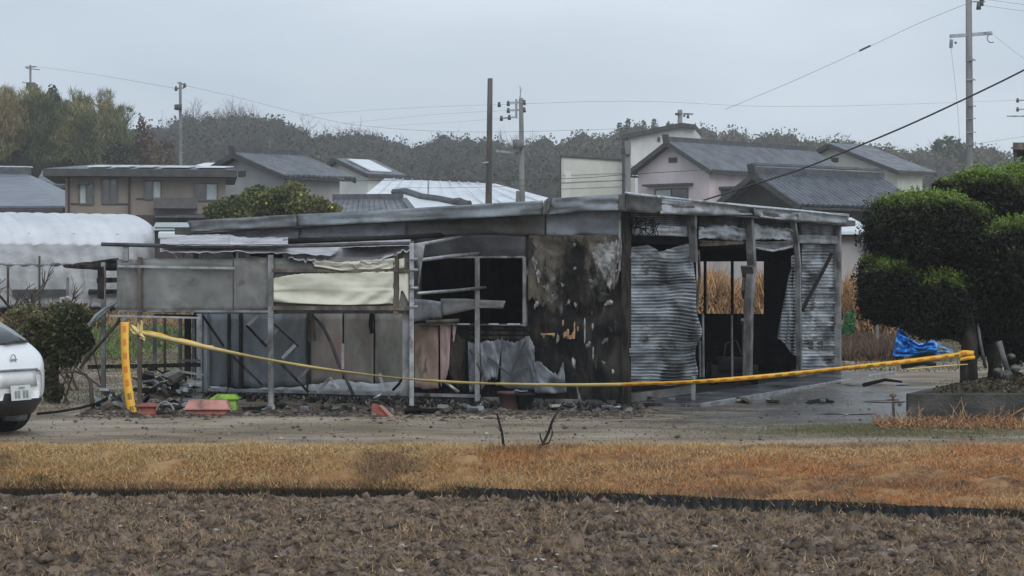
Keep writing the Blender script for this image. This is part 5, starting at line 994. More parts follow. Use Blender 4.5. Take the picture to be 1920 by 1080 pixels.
# --- clipped cloud-pruned conifers at the right
m_needle = M('conifer_sprays', [(0,(.1,.1,.1)),(1,(.1,.1,.1))], rough=.6, attr=True, spec=.25)
def pads(T, L, d, seed, nm='crown'):
    """pads: (px, py, rx_px, ry_px, depth offset)"""
    for i, (px, py, rx, ry, dd) in enumerate(L):
        r = np.random.default_rng(seed+i); dd_ = d+dd; s = dd_/FPX; c = np.array(P(px, py, dd_)); A = np.array([rx*s, rx*s*.85, ry*s])
        n = int(2100*(A[0]*A[0]*2+A[0]*A[2]*4)*3.0)+900
        u = r.normal(size=(n, 3)); u /= np.linalg.norm(u, axis=1, keepdims=True)
        bump = 1+.24*fbm(u[:, 0]*2.6+i*7, u[:, 1]*3+u[:, 2]*2.5, seed, 4)+.12*fbm(u[:, 0]*8+i, u[:, 2]*8+u[:, 1]*7, seed+3, 3); rad = bump*(.80+.22*r.uniform(0, 1, n)**.6)
        Pn = c+u*A*rad[:, None]; V, F = quads(Pn, .058, .5, 0, seed+i, dirs=np.cross(u, r.normal(size=(n, 3))), jit=.8)
        up = np.clip(u[:, 2]*1.9+.9*fbm(u[:, 0]*5+i, u[:, 1]*5+u[:, 2]*4, seed+9)-.55, 0, 1)[:, None]   # brighter new growth on top, plus underside shade painted into the spray colour
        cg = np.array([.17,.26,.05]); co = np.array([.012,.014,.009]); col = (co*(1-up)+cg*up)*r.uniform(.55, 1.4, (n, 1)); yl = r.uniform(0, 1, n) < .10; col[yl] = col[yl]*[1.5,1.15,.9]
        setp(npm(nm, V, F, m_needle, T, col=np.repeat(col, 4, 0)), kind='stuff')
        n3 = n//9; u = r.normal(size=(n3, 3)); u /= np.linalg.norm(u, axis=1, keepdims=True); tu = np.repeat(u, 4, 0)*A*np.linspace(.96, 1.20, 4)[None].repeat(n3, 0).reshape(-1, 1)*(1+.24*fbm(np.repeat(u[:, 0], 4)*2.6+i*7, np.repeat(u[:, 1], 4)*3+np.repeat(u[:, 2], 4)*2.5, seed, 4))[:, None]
        V, F = quads(c+tu+r.normal(size=tu.shape)*.008, .045, .4, 0, seed+70+i); upn = np.clip(np.repeat(u[:, 2], 4)*1.9-.7, 0, 1)[:, None]; setp(npm('outer_sprays', V, F, m_needle, T, col=np.repeat((co*(1-upn)+cg*upn)*r.uniform(.6, 1.4, (len(tu), 1)), 4, 0)), kind='stuff')  # outer sprays carry the same painted underside shade
        n2 = n//5; u = r.normal(size=(n2, 3)); u /= np.linalg.norm(u, axis=1, keepdims=True); V, F = quads(c+u*A*(r.uniform(.2, .84, n2)**.6)[:, None], .12, .8, 0, seed+90+i)
        setp(npm('inner_twigs', V, F, m_barkD, T), kind='stuff')
T = thing('cloud_pruned_conifer', 'large dark clipped conifer with bright green rounded tops standing in the planter, taped', 'tree', tuple(P(1825,715,29.2)))
def limb(T, pts, r, r2, nm='limb', m=m_barkD): MB().tube([P(*q) for q in pts], r, 10, r2).build(nm, m, T, True)
limb(T, [(1818,728,29.2),(1816,690,29.2),(1818,640,29.2),(1812,590,29.3),(1800,530,29.4),(1790,450,29.4)], .125, .08, 'trunk', m_timber)
limb(T, [(1812,600,29.3),(1770,560,29.3),(1720,520,29.3)], .06, .04); limb(T, [(1800,530,29.4),(1760,470,29.4),(1740,440,29.4)], .06, .04); limb(T, [(1800,540,29.4),(1850,440,29.6),(1850,380,29.8)], .07, .04)
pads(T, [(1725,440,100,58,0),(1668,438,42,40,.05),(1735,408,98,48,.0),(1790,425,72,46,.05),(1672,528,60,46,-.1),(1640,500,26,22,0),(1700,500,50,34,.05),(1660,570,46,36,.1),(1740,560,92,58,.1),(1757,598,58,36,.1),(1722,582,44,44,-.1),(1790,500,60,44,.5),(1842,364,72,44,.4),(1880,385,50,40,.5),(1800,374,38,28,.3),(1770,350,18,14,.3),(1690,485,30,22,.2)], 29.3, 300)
T = thing('cloud_pruned_conifer', 'second clipped conifer with broad flat green top cut by the right edge', 'tree', tuple(P(1870,715,29.9)))
limb(T, [(1862,730,29.9),(1866,690,29.9),(1858,640,29.9),(1865,580,29.9),(1880,500,29.9)], .10, .07, 'trunk', m_timber); limb(T, [(1900,735,30.2),(1896,690,30.2),(1915,620,30.2),(1920,540,30.2)], .11, .08, 'trunk', m_timber); limb(T, [(1865,600,29.9),(1830,540,29.8),(1815,500,29.7)], .06, .04)
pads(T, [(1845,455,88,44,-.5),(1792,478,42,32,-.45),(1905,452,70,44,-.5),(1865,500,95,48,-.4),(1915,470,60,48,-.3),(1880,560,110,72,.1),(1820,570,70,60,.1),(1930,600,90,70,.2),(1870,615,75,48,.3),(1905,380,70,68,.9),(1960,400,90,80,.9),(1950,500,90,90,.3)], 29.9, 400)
limb(T, [(1832,598,29.6),(1838,640,29.55),(1848,690,29.55)], .022, .022, 'support_stake', m_post); limb(T, [(1872,640,29.4),(1884,680,29.4),(1892,700,29.4)], .05, .03, 'support_stake', m_post)
# --- planter wall
T = thing('planter_wall', 'low dark stained concrete planter wall under the clipped conifers', 'wall', tuple(P(1703,795,26.4)))
xl = P(1703,795,26.4).x
MB().box(xl, 9.5, 26.4, 26.55, -.15, .36).build('front_wall', M('damp_dark_concrete', [(.3,(.025,.024,.022)),(.55,(.045,.043,.04)),(.75,(.08,.076,.07))], 2.2, (1,1,1.5), rough=.75, bump=.5, bscale=20, stain=((.035,.04,.02),1.5,(1,1,1),.55,.7)), T, bevel=.01)
MB().hexa([(xl,26.552,-.15),(xl+.15,26.552,-.15),(xl+2.15,31.2,-.15),(xl+2.0,31.2,-.15),(xl,26.552,.355),(xl+.15,26.552,.355),(xl+2.15,31.2,.355),(xl+2.0,31.2,.355)]).build('side_wall', MATS['damp_dark_concrete'], T, bevel=.01)
V = []; nx_, ny_ = 60, 40
for i in range(nx_):
    for j in range(ny_): x_, y_ = xl+.152+(9.3-xl)*i/(nx_-1)+2.0*j/(ny_-1), 26.552+4.6*j/(ny_-1); V.append((x_, y_, .30+.05*math.sin(min(j,10)/10*1.57)+.03*float(fbm(x_*3, y_*3, 4))))
add('planter_soil', V, [(i*ny_+j,(i+1)*ny_+j,(i+1)*ny_+j+1,i*ny_+j+1) for i in range(nx_-1) for j in range(ny_-1)], M('planter_soil', [(.3,(.03,.026,.018)),(.7,(.08,.07,.045))], 5, rough=.9, bump=.6), T, True)
def rocks(name, pts, m, lab, cat, grp=None, sq=.7):
    for k, (px, py, d, r) in enumerate(pts):
        mb = MB(); icos(mb, (0,0,0), r, sq); mb.v = [tuple(Vector(v)*(1+.35*mnoise.noise(Vector(v)*(3/r)*.5+Vector((k,0,0))))+P(px,py,d)) for v in mb.v]
        o = mb.build(name, m, None, False, bevel=r*.12); setp(o, lab[k] if isinstance(lab, list) else lab, cat, grp)
m_rock = M('garden_rock', [(.3,(.07,.068,.062)),(.7,(.17,.165,.15))], 9, rough=.8, bump=.6)
rocks('garden_rock', [(1888,702,28.6,.10),(1871,695,28.8,.07),(1904,690,28.7,.08),(1896,668,29.2,.07),(1886,718,28.5,.06)], m_rock, ['largest grey rock at the foot of the second conifer trunk','small grey rock left of the largest one among the trunks','grey rock right of the second conifer trunk','upper grey rock leaning high between the trunks','lowest small rock on the planter soil'], 'rock', 'rocks among the conifer trunks')
n = 5200; y = rng.uniform(26.7, 31, n); x = rng.uniform(xl+.25, 8.5, n)+(y-26.55)*.43; V, F = quads(np.stack([x, y, np.full(n, .36)+rng.uniform(0, .05, n)], 1), .05, 1, .3, 71)
setp(npm('planter_litter', V, F, m_leaf, col=palcol(n, [(.05,.04,.025),(.09,.065,.04),(.05,.05,.025)], 9)), 'small leaf litter and moss on the soil of the planter', 'leaf litter', kind='stuff')
# stalks sticking out of the straw heap
rs = random.Random(9)
for i in range(26):
    px = rs.uniform(1672, 1915); d = 26.15-rs.uniform(0, .35); a = Vector(((px-960)/4100*d, d, h1((px-960)/4100*d, d))); b = a+Vector((rs.uniform(-.22,.22), rs.uniform(-.1,.05), rs.uniform(.12,.34)))
    o = MB().tube([a, a.lerp(b,.5)+Vector((rs.uniform(-.03,.03),0,.03)), b], .007, 4, .003).build('dead_stalk', M('dead_stalk', [(.3,(.30,.17,.07)),(.7,(.45,.30,.15))], 20, rough=.8)); setp(o, ('short' if (b-a).length < .25 else 'long')+' dead orange stalk leaning '+('left' if b.x < a.x else 'right')+' by '+('the left end' if px < 1740 else 'the middle' if px < 1830 else 'the right')+' of the planter wall', 'stalk', 'dead stalks along the planter wall')
o = MB().tube([P(1875,797,26.2), P(1896,779,26.1), P(1922,764,26.0)], .010, 5).build('dead_stalk', MATS['dead_stalk']); setp(o, 'longest pale cane leaning across the planter wall at the right edge', 'stalk')
# --- thicket behind the car, vegetable patch, reeds
def bush(name, label, blobs, d, pal, seed, n=900, size=.06, cat='shrub', stems=6):
    c0 = P(blobs[0][0], blobs[0][1], d); T = thing(name, label, cat, (c0.x, d, h1(c0.x, d))); r = np.random.default_rng(seed); rr = random.Random(seed)
    for i in range(stems):
        b = blobs[rr.randrange(len(blobs))]; e = P(b[0]+rr.uniform(-b[2],b[2])*.6, b[1]-b[3]*.5, d+rr.uniform(-.3,.3)); base_ = Vector((c0.x+rr.uniform(-.4,.4), d, h1(c0.x, d))); MB().tube([base_, base_.lerp(e,.5)+Vector((rr.uniform(-.1,.1),0,.05)), e], .016, 5, .006).build('stem', m_barkD, T)
    px = np.array([b[0] for b in blobs]); py = np.array([b[1] for b in blobs]); rx = np.array([b[2] for b in blobs])*d/FPX; ry = np.array([b[3] for b in blobs])*d/FPX
    V, F, c = crowns((px-960)/4100*d, d+r.uniform(-.2, .2, len(px)), 1.78+(518-py)/4100*d, rx, ry, n, size, pal, seed, shell=.3); setp(npm('foliage', V, F, m_leaf, T, col=c), kind='stuff'); return T
bush('evergreen_shrub', 'dense dark green shrub directly right of the white car', [(100,625,42,32),(140,605,38,35),(85,660,28,30),(120,660,36,30),(150,640,28,25),(88,700,22,28),(100,735,20,20),(70,620,22,25)], 30.5, [(.045,.055,.022),(.03,.038,.018),(.075,.075,.03),(.05,.045,.025)], 81, 1900, .05)
bush('ragged_shrub', 'loose olive shrub with dry leaves behind the burnt end bay', [(165,600,28,20),(60,585,50,18),(150,585,25,18),(30,600,30,20),(120,580,30,18)], 34, [(.09,.085,.03),(.06,.065,.025),(.13,.10,.045)], 82, 260, .05)
for i, (px, py, r_) in enumerate(((29,594,14),(69,594,13),(40,605,8))):
    x_ = P(px,py,40); V, F, c = crowns(np.array([x_.x]), np.array([40.]), np.array([x_.z]), np.array([r_*40/4100]), np.array([r_*40/4100]), 500, .04, [(.30,.29,.17)], 83+i, shell=.5)
    setp(npm('dry_flower_head', V, F, m_leaf, col=c), ['round pale dried flower head left above the car','round pale dried flower head right of the first one behind the car','small low dried flower clump between the two round ones'][i], 'flower head', kind='stuff')
n = 60000; x = rng.uniform(-24, -8, n); y = rng.uniform(47, 72, n); row = (np.sin(y*2.2) > -.35); x, y = x[row], y[row]; n = len(x); z = hz(x, y)
V, F = blades(np.stack([x, y, z], 1), .20, .03, 1.0, 84); c = palcol(n, [(.11,.17,.04),(.08,.13,.03),(.16,.19,.06),(.10,.09,.04)], 85, rep=3)
dry = (y > 60)[:, None]*1.0; c = c*(1-np.repeat(dry, 3, 0))+np.repeat(dry, 3, 0)*np.array([.33,.21,.10])*rng.uniform(.6, 1.2, (len(c), 1))
setp(npm('vegetable_patch', V, F, m_straw, col=c), 'rows of green vegetables with dry stubble behind, left of the burnt building', 'vegetables', kind='stuff')
n = 26000; x = rng.uniform(-12, 20, n); y = rng.uniform(41, 58, n); z = hz(x, y); V, F = blades(np.stack([x, y, z], 1), .10, .015, 1.2, 86)
setp(npm('rough_grass_behind', V, F, m_straw, col=palcol(n, [(.12,.10,.045),(.09,.10,.035),(.16,.10,.05),(.07,.055,.035)], 87, rep=3)), 'rough olive and brown grass on the plot behind the burnt building', 'grass', kind='stuff')
n = 26000; px = np.concatenate([rng.uniform(1290, 1445, n//2), rng.normal(1630, 36, n-n//2)]); d = rng.uniform(52, 56, n); x = (px-960)/4100*d; z = hz(x, d); tp = np.where(px < 1500, 525+14*np.sin(px*.06)+rng.normal(0,7,n), 530+.010*(px-1600)**2*.5+rng.normal(0,12,n)); hh = (1.78+(518-tp)/4100*d-z)
t = rng.uniform(.25, 1, n); V, F = blades(np.stack([x, d, z+hh*t*.8], 1), np.clip(hh*.3, .1, .7), .022, .55, 88)
setp(npm('dead_reeds', V, F, m_straw, col=palcol(n, [(.46,.27,.13),(.38,.21,.10),(.52,.34,.18),(.22,.13,.07)], 89, rep=3)), 'tall orange dead reeds in front of the pale outbuilding', 'reeds', kind='stuff')
n = 4000; px = rng.uniform(1575, 1690, n); d = rng.uniform(46, 52, n); x = (px-960)/4100*d; z = hz(x, d); V, F = blades(np.stack([x, d, z], 1), .4, .02, .7, 90)
setp(npm('brown_undergrowth', V, F, m_straw, col=palcol(n, [(.12,.075,.05),(.17,.10,.06),(.08,.05,.035)], 91, rep=3)), 'brown withered undergrowth at the foot of the dead reeds', 'undergrowth', kind='stuff')
def bare(name, label, px, py, d, h, seed, r=.03, n=3, spread=.55, m=m_barkD, kids=(3,5), up=.55, zb=None):
    x = (px-960)/4100*d; zb = h1(x, d) if zb is None else zb; T = thing(name, label, 'tree', (x, d, zb)); mb = MB(); baretree_mesh(mb, (x, d, zb-.03), h, random.Random(seed), n, spread, r, up, kids); mb.build('branches', m, T); return T
bare('bare_sapling', 'leafless young tree in front of the plastic tunnel at the far left', 22, 560, 44, 2.9, 11, .06, 3, .6)
bare('bare_sapling', 'twiggy leafless bush before the lower edge of the plastic tunnel', 82, 560, 42, 2.5, 12, .035, 3, .6); bare('bare_sapling', 'thin leafless sapling left of the fallen roof of the end bay', 115, 560, 40, 2.2, 13, .03, 3, .7)
bare('bare_sapling', 'second bare bush behind the dark shrub', 55, 560, 38, 2.0, 14, .02, 3, .7)
# dark arching stem left of the tape and its black hose
def stick(label, pts, r, r2, cat='branch', name='branch', m=m_barkD, grp=None): return setp(MB().tube([P(*q) for q in pts], r, 7, r2).build(name, m, None, True), label, cat, grp)
stick('charred crooked stump standing left of the vertical yellow tape', [(176,772,29.2),(172,745,29.2),(170,715,29.2),(160,702,29.2),(140,696,29.2),(118,700,29.2)], .035, .012, 'stump', 'stump')
stick('long bare dark branch arching from the stump up to the lean-to', [(150,692,29.3),(160,670,29.3),(185,645,29.3),(210,620,29.3),(228,590,29.3)], .018, .014)
stick('black hose lying on the ground from the white car to the stump', [(70,776,28.0),(110,772,28.3),(150,765,28.9),(180,757,29.2),(205,745,29.6)], .018, .018, 'hose', 'hose', m_soot)
stick('pale bent sheet metal strip hanging in the twigs of the end bay', [(168,610,29.6),(180,592,29.6),(198,578,29.6),(215,570,29.6)], .03, .02, 'strip', 'metal_strip', m_sheet)
# twigs on the bank
T = thing('dead_bush', 'leafless forked twigs growing out of the grass bank at centre', 'bush', tuple(P(960,862,22.4)))
for pts, r in [([(950,860,22.4),(944,835,22.4),(941,810,22.4),(935,788,22.4),(932,775,22.4)],.011),([(985,862,22.4),(1003,848,22.4),(1018,832,22.4),(1028,812,22.4),(1036,788,22.4),(1055,757,22.4)],.013),([(1018,832,22.4),(1014,822,22.4),(1012,812,22.4)],.007),([(1014,835,22.4),(1030,830,22.4),(1036,812,22.4),(1034,800,22.4)],.006),([(1036,788,22.4),(1040,785,22.4),(1043,780,22.4)],.005),([(960,864,22.4),(955,850,22.4),(948,846,22.4)],.006),([(1028,812,22.4),(1022,806,22.4)],.004),([(941,810,22.4),(936,806,22.4),(934,800,22.4)],.004)]:
    MB().tube([P(*q) for q in pts], r*1.6, 6, r*1.0).build('twig', m_timber, T, True)
n = 700; x = rng.normal(0, .22, n)+P(960,862,22.4).x; y = 22.3+rng.normal(0, .10, n); V, F = blades(np.stack([x, y, hz(x, y)+.01], 1), .13, .004, 1.3, 95)
setp(npm('root_tussock', V, F, m_straw, T, col=palcol(n, [(.20,.10,.05),(.30,.17,.08),(.12,.07,.045)], 96, rep=3)), kind='stuff')
n = 260; x = rng.normal(P(72,897,21.7).x, .05, n); y = 21.75+rng.normal(0, .04, n); V, F = blades(np.stack([x, y, hz(x, y)], 1), .09, .005, .8, 97)
setp(npm('green_weed', V, F, m_straw, col=palcol(n, [(.07,.085,.03),(.05,.06,.025)], 98, rep=3)), 'small dark green weed tuft on the grass bank at lower left', 'weed', kind='stuff')

n = 30000; y = rng.uniform(30.5, 47, n); x = rng.uniform(0, 1, n)*5.5+ (1.57+(y-29.9)*.435+2.6) ; k = (fbm(x*.8, y*.8, 33, 3) > -.25) & ((y > 34.5) | (x > 6.4)); x, y = x[k], y[k]; n = len(x)
V, F = blades(np.stack([x, y, hz(x, y)], 1), .045, .007, 1.5, 34); setp(npm('olive_turf', V, F, m_straw, col=palcol(n, [(.12,.125,.05),(.16,.13,.065),(.09,.085,.04),(.11,.14,.045)], 35, rep=3)), 'olive and brown turf behind the planter around the blue tarpaulin', 'grass', kind='stuff')
# ------------------------------------------------------------------ tape, rubbish, tarpaulin, car
m_tape = bpy.data.materials.new('warning_tape'); m_tape.use_nodes = True; nt = m_tape.node_tree; N = nt.nodes; L = nt.links; b = N['Principled BSDF']; b.inputs['Roughness'].default_value = .35
uv = N.new('ShaderNodeUVMap'); sp = N.new('ShaderNodeSeparateXYZ'); L.new(uv.outputs[0], sp.inputs[0])
def mth(op, a, b2=None):
    n_ = N.new('ShaderNodeMath'); n_.operation = op
    for i, q in enumerate((a, b2)):
        if q is None: continue
        if isinstance(q, (int, float)): n_.inputs[i].default_value = q
        else: L.new(q, n_.inputs[i])
    return n_.outputs[0]
fr_ = mth('FRACT', mth('MULTIPLY', sp.outputs[0], 5.6)); blk = mth('MULTIPLY', mth('GREATER_THAN', fr_, .28), mth('LESS_THAN', fr_, .78))
vb = mth('MULTIPLY', mth('GREATER_THAN', sp.outputs[1], .26), mth('LESS_THAN', sp.outputs[1], .74))
cell = mth('GREATER_THAN', mth('SINE', mth('MULTIPLY', sp.outputs[0], 330)), -.45); cell2 = mth('GREATER_THAN', mth('SINE', mth('ADD', mth('MULTIPLY', sp.outputs[1], 26), mth('MULTIPLY', mth('FLOOR', mth('MULTIPLY', sp.outputs[0], 5.6)), 1.7))), -.5)
glyph = mth('MULTIPLY', mth('MULTIPLY', blk, vb), mth('MAXIMUM', mth('MULTIPLY', cell, cell2), .45))
lg = mth('GREATER_THAN', mth('FRACT', mth('MULTIPLY', sp.outputs[0], .85)), .72)      # a run of black lettering between runs of red
mi = N.new('ShaderNodeMix'); mi.data_type = 'RGBA'; mi.inputs[6].default_value = (.62,.10,.015,1); mi.inputs[7].default_value = (.05,.045,.02,1); L.new(lg, mi.inputs[0])
mx = N.new('ShaderNodeMix'); mx.data_type = 'RGBA'; mx.inputs[6].default_value = (.80,.44,.035,1); L.new(glyph, mx.inputs[0]); L.new(mi.outputs[2], mx.inputs[7]); L.new(mx.outputs[2], b.inputs['Base Color'])
m_tapeP = M('pale_tape_back', [(.3,(.72,.58,.22)),(.7,(.82,.68,.32))], 8, rough=.35)
def ribbon(name, pts, w, m, tw=None, parent=None, seg=14, up=(0,0,1)):
    c = [P(*q) for q in pts]; s = []
    for i in range(len(c)-1):
        p0, p1, p2, p3 = c[max(i-1,0)], c[i], c[i+1], c[min(i+2,len(c)-1)]
        for k in range(seg): t = k/seg; s.append(.5*((2*p1)+(p2-p0)*t+(2*p0-5*p1+4*p2-p3)*t*t+(3*p1-p0-3*p2+p3)*t**3))
    s.append(c[-1]); V = []; U = []; acc = 0
    for i, p in enumerate(s):
        d = (s[min(i+1,len(s)-1)]-s[max(i-1,0)]).normalized(); u = Vector(up); u = (u-d*u.dot(d)).normalized(); v = d.cross(u); f = i/(len(s)-1); a = tw(f) if tw else 0
        n_ = (u*math.cos(a)+v*math.sin(a)); cv = (v*math.cos(a)-u*math.sin(a))*.006
        if i: acc += (s[i]-s[i-1]).length
        for q in (-1, 0, 1): V.append(p+n_*w/2*q+(cv if q == 0 else Vector((0,0,0)))); U.append((acc, (q+1)/2))
    F = [(i*3+q, (i+1)*3+q, (i+1)*3+q+1, i*3+q+1) for i in range(len(s)-1) for q in (0, 1)]
    o = add(name, V, F, m, parent, True, .001); ul = o.data.uv_layers.new(name='UVMap')
    for l in o.data.loops: ul.data[l.index].uv = U[l.vertex_index]
    return o
tape = thing('barrier_tape', 'yellow warning tape with red marks strung from the lean-to across to the conifer', 'tape', tuple(P(262,630,28.8)))
tt_ = lambda f: 1.05*math.exp(-((f-.32)/.22)**2)+.3*math.sin(f*9)
ribbon('strand', [(262,624,28.9),(300,632,28.88),(400,654,28.82),(500,674,28.8),(600,691,28.8),(740,708,28.8),(840,716,28.8),(940,720,28.8)], .07, m_tapeP, lambda f: .35+.75*min(1,f*1.6)+.15*math.sin(f*20), tape)
ribbon('strand', [(262,620,28.92),(300,629,28.9),(350,641,28.88),(400,652,28.86)], .065, m_tape, lambda f: .5+.4*math.sin(f*16), tape)
ribbon('strand', [(930,720,28.8),(1060,722,28.8),(1175,721,28.75)], .07, m_tapeP, lambda f: 1.0-.25*f, tape)
ribbon('strand', [(1165,721,28.75),(1300,716,28.6),(1420,707,28.5),(1560,693,28.6),(1680,680,28.8),(1822,662,29.05)], .062, m_tape, lambda f: .62-.5*f+.2*math.sin(f*13), tape)
ribbon('knot', [(1795,668,29.02),(1806,662,29.0),(1826,663,29.03)], .075, m_tape, None, tape); ribbon('knot', [(1800,674,29.02),(1812,672,29.0),(1828,670,29.03)], .05, m_tape, None, tape)
for pts in ([(262,626,28.9),(250,622,28.88),(243,606,28.88),(250,612,28.86),(262,624,28.88)],[(262,626,28.9),(260,606,28.86),(266,604,28.86),(264,622,28.88)],[(262,626,28.9),(272,636,28.88),(262,634,28.86)],[(238,620,28.9),(250,618,28.88),(262,624,28.9)]): ribbon('knot', pts, .045, m_tapeP, lambda f: f*3, tape, 6, (1,0,0))
ribbon('hanging_end', [(234,604,28.86),(234,650,28.8),(237,700,28.76),(243,745,28.72),(249,778,28.7)], .115, m_tape, lambda f: .1+.2*math.sin(f*5), tape, 14, (1,0,0))
ribbon('loose_strand', [(1700,693,29),(1760,687,29.05),(1815,683,29.1)], .02, m_tapeP, None, tape)

m_redpl = M('faded_red_plastic', [(.3,(.22,.055,.04)),(.7,(.38,.10,.075))], 5, rough=.5, bump=.1, stain=((.09,.06,.045),7,(1,1,1),.52,.66)); m_pinkpl = M('faded_pink_plastic', [(.3,(.36,.15,.12)),(.7,(.50,.24,.20))], 5, rough=.5, stain=((.14,.09,.07),8,(1,1,1),.55,.68))
m_green = M('lime_plastic', [(.3,(.20,.40,.04)),(.7,(.30,.52,.08))], 5, rough=.4, stain=((.10,.12,.05),8,(1,1,1),.56,.7)); m_greypot = M('grey_tile', [(.3,(.17,.18,.165)),(.7,(.30,.31,.29))], 6, rough=.7, bump=.3)
gz = lambda px, py: 7298/(py-518)
def planter(name, label, x0, x1, yt, ym, yb, m_top, m_body, d=None):   # overturned long plant box: base uppermost, rim spread on the ground
    d = d or gz(0, yb); a, b = P(x0,yb,d).x, P(x1,yb,d).x; zb = h1((a+b)/2, d); zt = zb+(yb-yt)/FPX*d; zm = zb+(yb-ym)/FPX*d; ins = .05; T = thing(name, label, 'planter', ((a+b)/2, d, zb))
    MB().hexa([(a+ins*.4,d,zb),(b-ins*.4,d,zb),(b-ins*.4,d+.26,zb),(a+ins*.4,d+.26,zb),(a+ins*.6,d+.02,zm),(b-ins*.6,d+.02,zm),(b-ins*.6,d+.24,zm),(a+ins*.6,d+.24,zm)]).build('body', m_body, T, bevel=.01)
    MB().hexa([(a,d-.02,zm),(b,d-.02,zm),(b,d+.28,zm),(a,d+.28,zm),(a+ins,d+.05,zt),(b-ins,d+.05,zt),(b-ins,d+.25,zt),(a+ins,d+.25,zt)]).build('base', m_top, T, bevel=.012)
    MB().box(a-.01,b+.01,d-.03,d+.29,zm-.012,zm+.008).build('rim', m_top, T, bevel=.004); return T
planter('plant_box', 'long faded red plant box overturned below the blue grey panels', 345, 430, 750, 766, 777, m_pinkpl, m_redpl)
planter('plant_box', 'bright lime green plant box behind the long red one', 396, 446, 745, 752, 775, m_green, m_green, 28.95)
planter('plant_box', 'small red box at the foot of the hanging yellow tape', 254, 296, 756, 760, 777, m_redpl, m_redpl)
T = thing('roof_tile', 'grey curved tile lying beside the small red box', 'tile', tuple(P(310,778,28.1))); V = []
for i in range(13):
    t = i/12; a = math.pi*(.08+.84*t); 
    for j in range(4): V.append(P(311-17*math.cos(a)-(3-j)*.6, 777-24*math.sin(a)+j*.2, 28.0+j*.10))
add('shell', V, [(i*4+j,(i+1)*4+j,(i+1)*4+j+1,i*4+j+1) for i in range(12) for j in range(3)], m_greypot, T, True, .018)
T = thing('red_crate', 'broken red plastic sheet tilted on the ground left of the thick pipe post', 'plastic scrap', tuple(P(710,780,28.0)))
MB().hexa([P(696,782,28),P(736,783,28),P(738,782,28.3),P(700,780,28.3),P(697,756,28.05),P(712,760,28),P(716,760,28.25),P(702,756,28.3)]).build('broken_side', m_redpl, T, bevel=.008); MB().hexa([P(712,762,27.96),P(716,762,27.96),P(738,782,27.96),P(732,784,27.96),P(712,760,28.0),P(717,760,28.0),P(740,781,28.0),P(734,783,28.0)]).build('edge', m_pinkpl, T)
def pot(name, label, px, yb, r, h, m, d=None):
    d = d or gz(0, yb); c = P(px, yb, d); z = h1(c.x, d); T = thing(name, label, 'pot', (c.x, d, z)); n_ = 18; V = []
    prof = [(r*.72,0),(r*.98,h*.86),(r*1.08,h*.86),(r*1.08,h),(r*.96,h),(r*.7,h*.1)]
    for q in range(n_):
        a = 2*math.pi*q/n_; V += [(c.x+pr*math.cos(a), d+pr*math.sin(a), z+pz) for pr, pz in prof]
    k = len(prof); add('pot_body', V, [(q*k+j, ((q+1)%n_)*k+j, ((q+1)%n_)*k+j+1, q*k+j+1) for q in range(n_) for j in range(k-1)], m, T, True); 
    add('soil', [(c.x+r*.8*math.cos(2*math.pi*q/n_), d+r*.8*math.sin(2*math.pi*q/n_), z+h*.8) for q in range(n_)], [tuple(range(n_))], m_soot, T)
pot('plant_pot', 'dull reddish brown pot standing against the charred wall', 952, 765, .13, .25, M('brown_pot', [(.3,(.055,.032,.026)),(.7,(.09,.05,.04))], 4, rough=.6), 29.3)
pot('plant_pot', 'black pot right of the reddish brown one with melted rim', 984, 762, .13, .22, m_soot, 29.35)
stick('white scrap lying at the foot of the building corner', [(1150,765,29.3),(1158,763,29.3),(1164,764,29.3)], .02, .015, 'scrap', 'scrap', m_white)
stick('pale melted scrap hooked on the pots', [(962,735,29.2),(968,731,29.2),(976,734,29.2),(990,733,29.2)], .012, .01, 'scrap', 'scrap', m_sheet)
# debris heaps: single burnt pieces
rs = random.Random(21)
mats = [m_timber, m_sootG, m_soot, m_greypot, m_sheet, m_timber, m_rust]
tone = {m_timber.name:'charred black stick', m_sootG.name:'dark grey flake', m_soot.name:'sooty black lump', m_greypot.name:'pale ash grey chip', m_sheet.name:'bluish metal strip', m_rust.name:'rusty brown strip'}
def debris(px0, px1, py0, py1, n, d, where, grp, s=.28, flat=.4, marks=('left','middle','right')):
    for i in range(n):
        px, py = rs.uniform(px0, px1), rs.uniform(py0, py1); dd = d+rs.uniform(-.5, .5); c = P(px, py, dd); c.z = max(c.z, h1(c.x, dd)+.02) if flat > .2 else h1(c.x, dd)+rs.uniform(.01,.04); L_ = s*rs.uniform(.3, 1.2); w_ = L_*rs.uniform(.15, .8); h_ = .01+rs.uniform(0, .05)
        dirn = Vector((rs.uniform(-1,1), rs.uniform(-1,1), rs.uniform(-flat,flat))).normalized(); a, b_ = c-dirn*L_/2, c+dirn*L_/2
        a.z, b_.z = max(a.z, h1(a.x,a.y)+h_), max(b_.z, h1(b_.x,b_.y)+h_); m_ = rs.choice(mats)
        o = MB().beam(a, b_, w_, h_, up=(rs.uniform(-.6,.6), rs.uniform(-.6,.6), 1)).build('burnt_scrap', m_, None, bevel=.004)
        mk = marks[min(len(marks)-1, int((px-px0)/(px1-px0)*len(marks)))]; sz = 'long' if L_ > s*.8 else ('short' if L_ < s*.5 else 'middling')
        lv = ' high up' if (py-py0) < (py1-py0)*.4 and flat > .2 else ''
        setp(o, f'{sz} {tone[m_.name]}{lv} {mk} {where}', 'debris', grp)
debris(262, 372, 690, 752, 62, 30.0, 'of the end bay heap', 'scraps heaped in the end bay', marks=('at the left','in the middle','at the right'))
debris(272, 370, 728, 760, 30, 29.4, 'before the end bay heap', 'scraps heaped in the end bay', .22, .1, ('leftward','midway','rightward'))
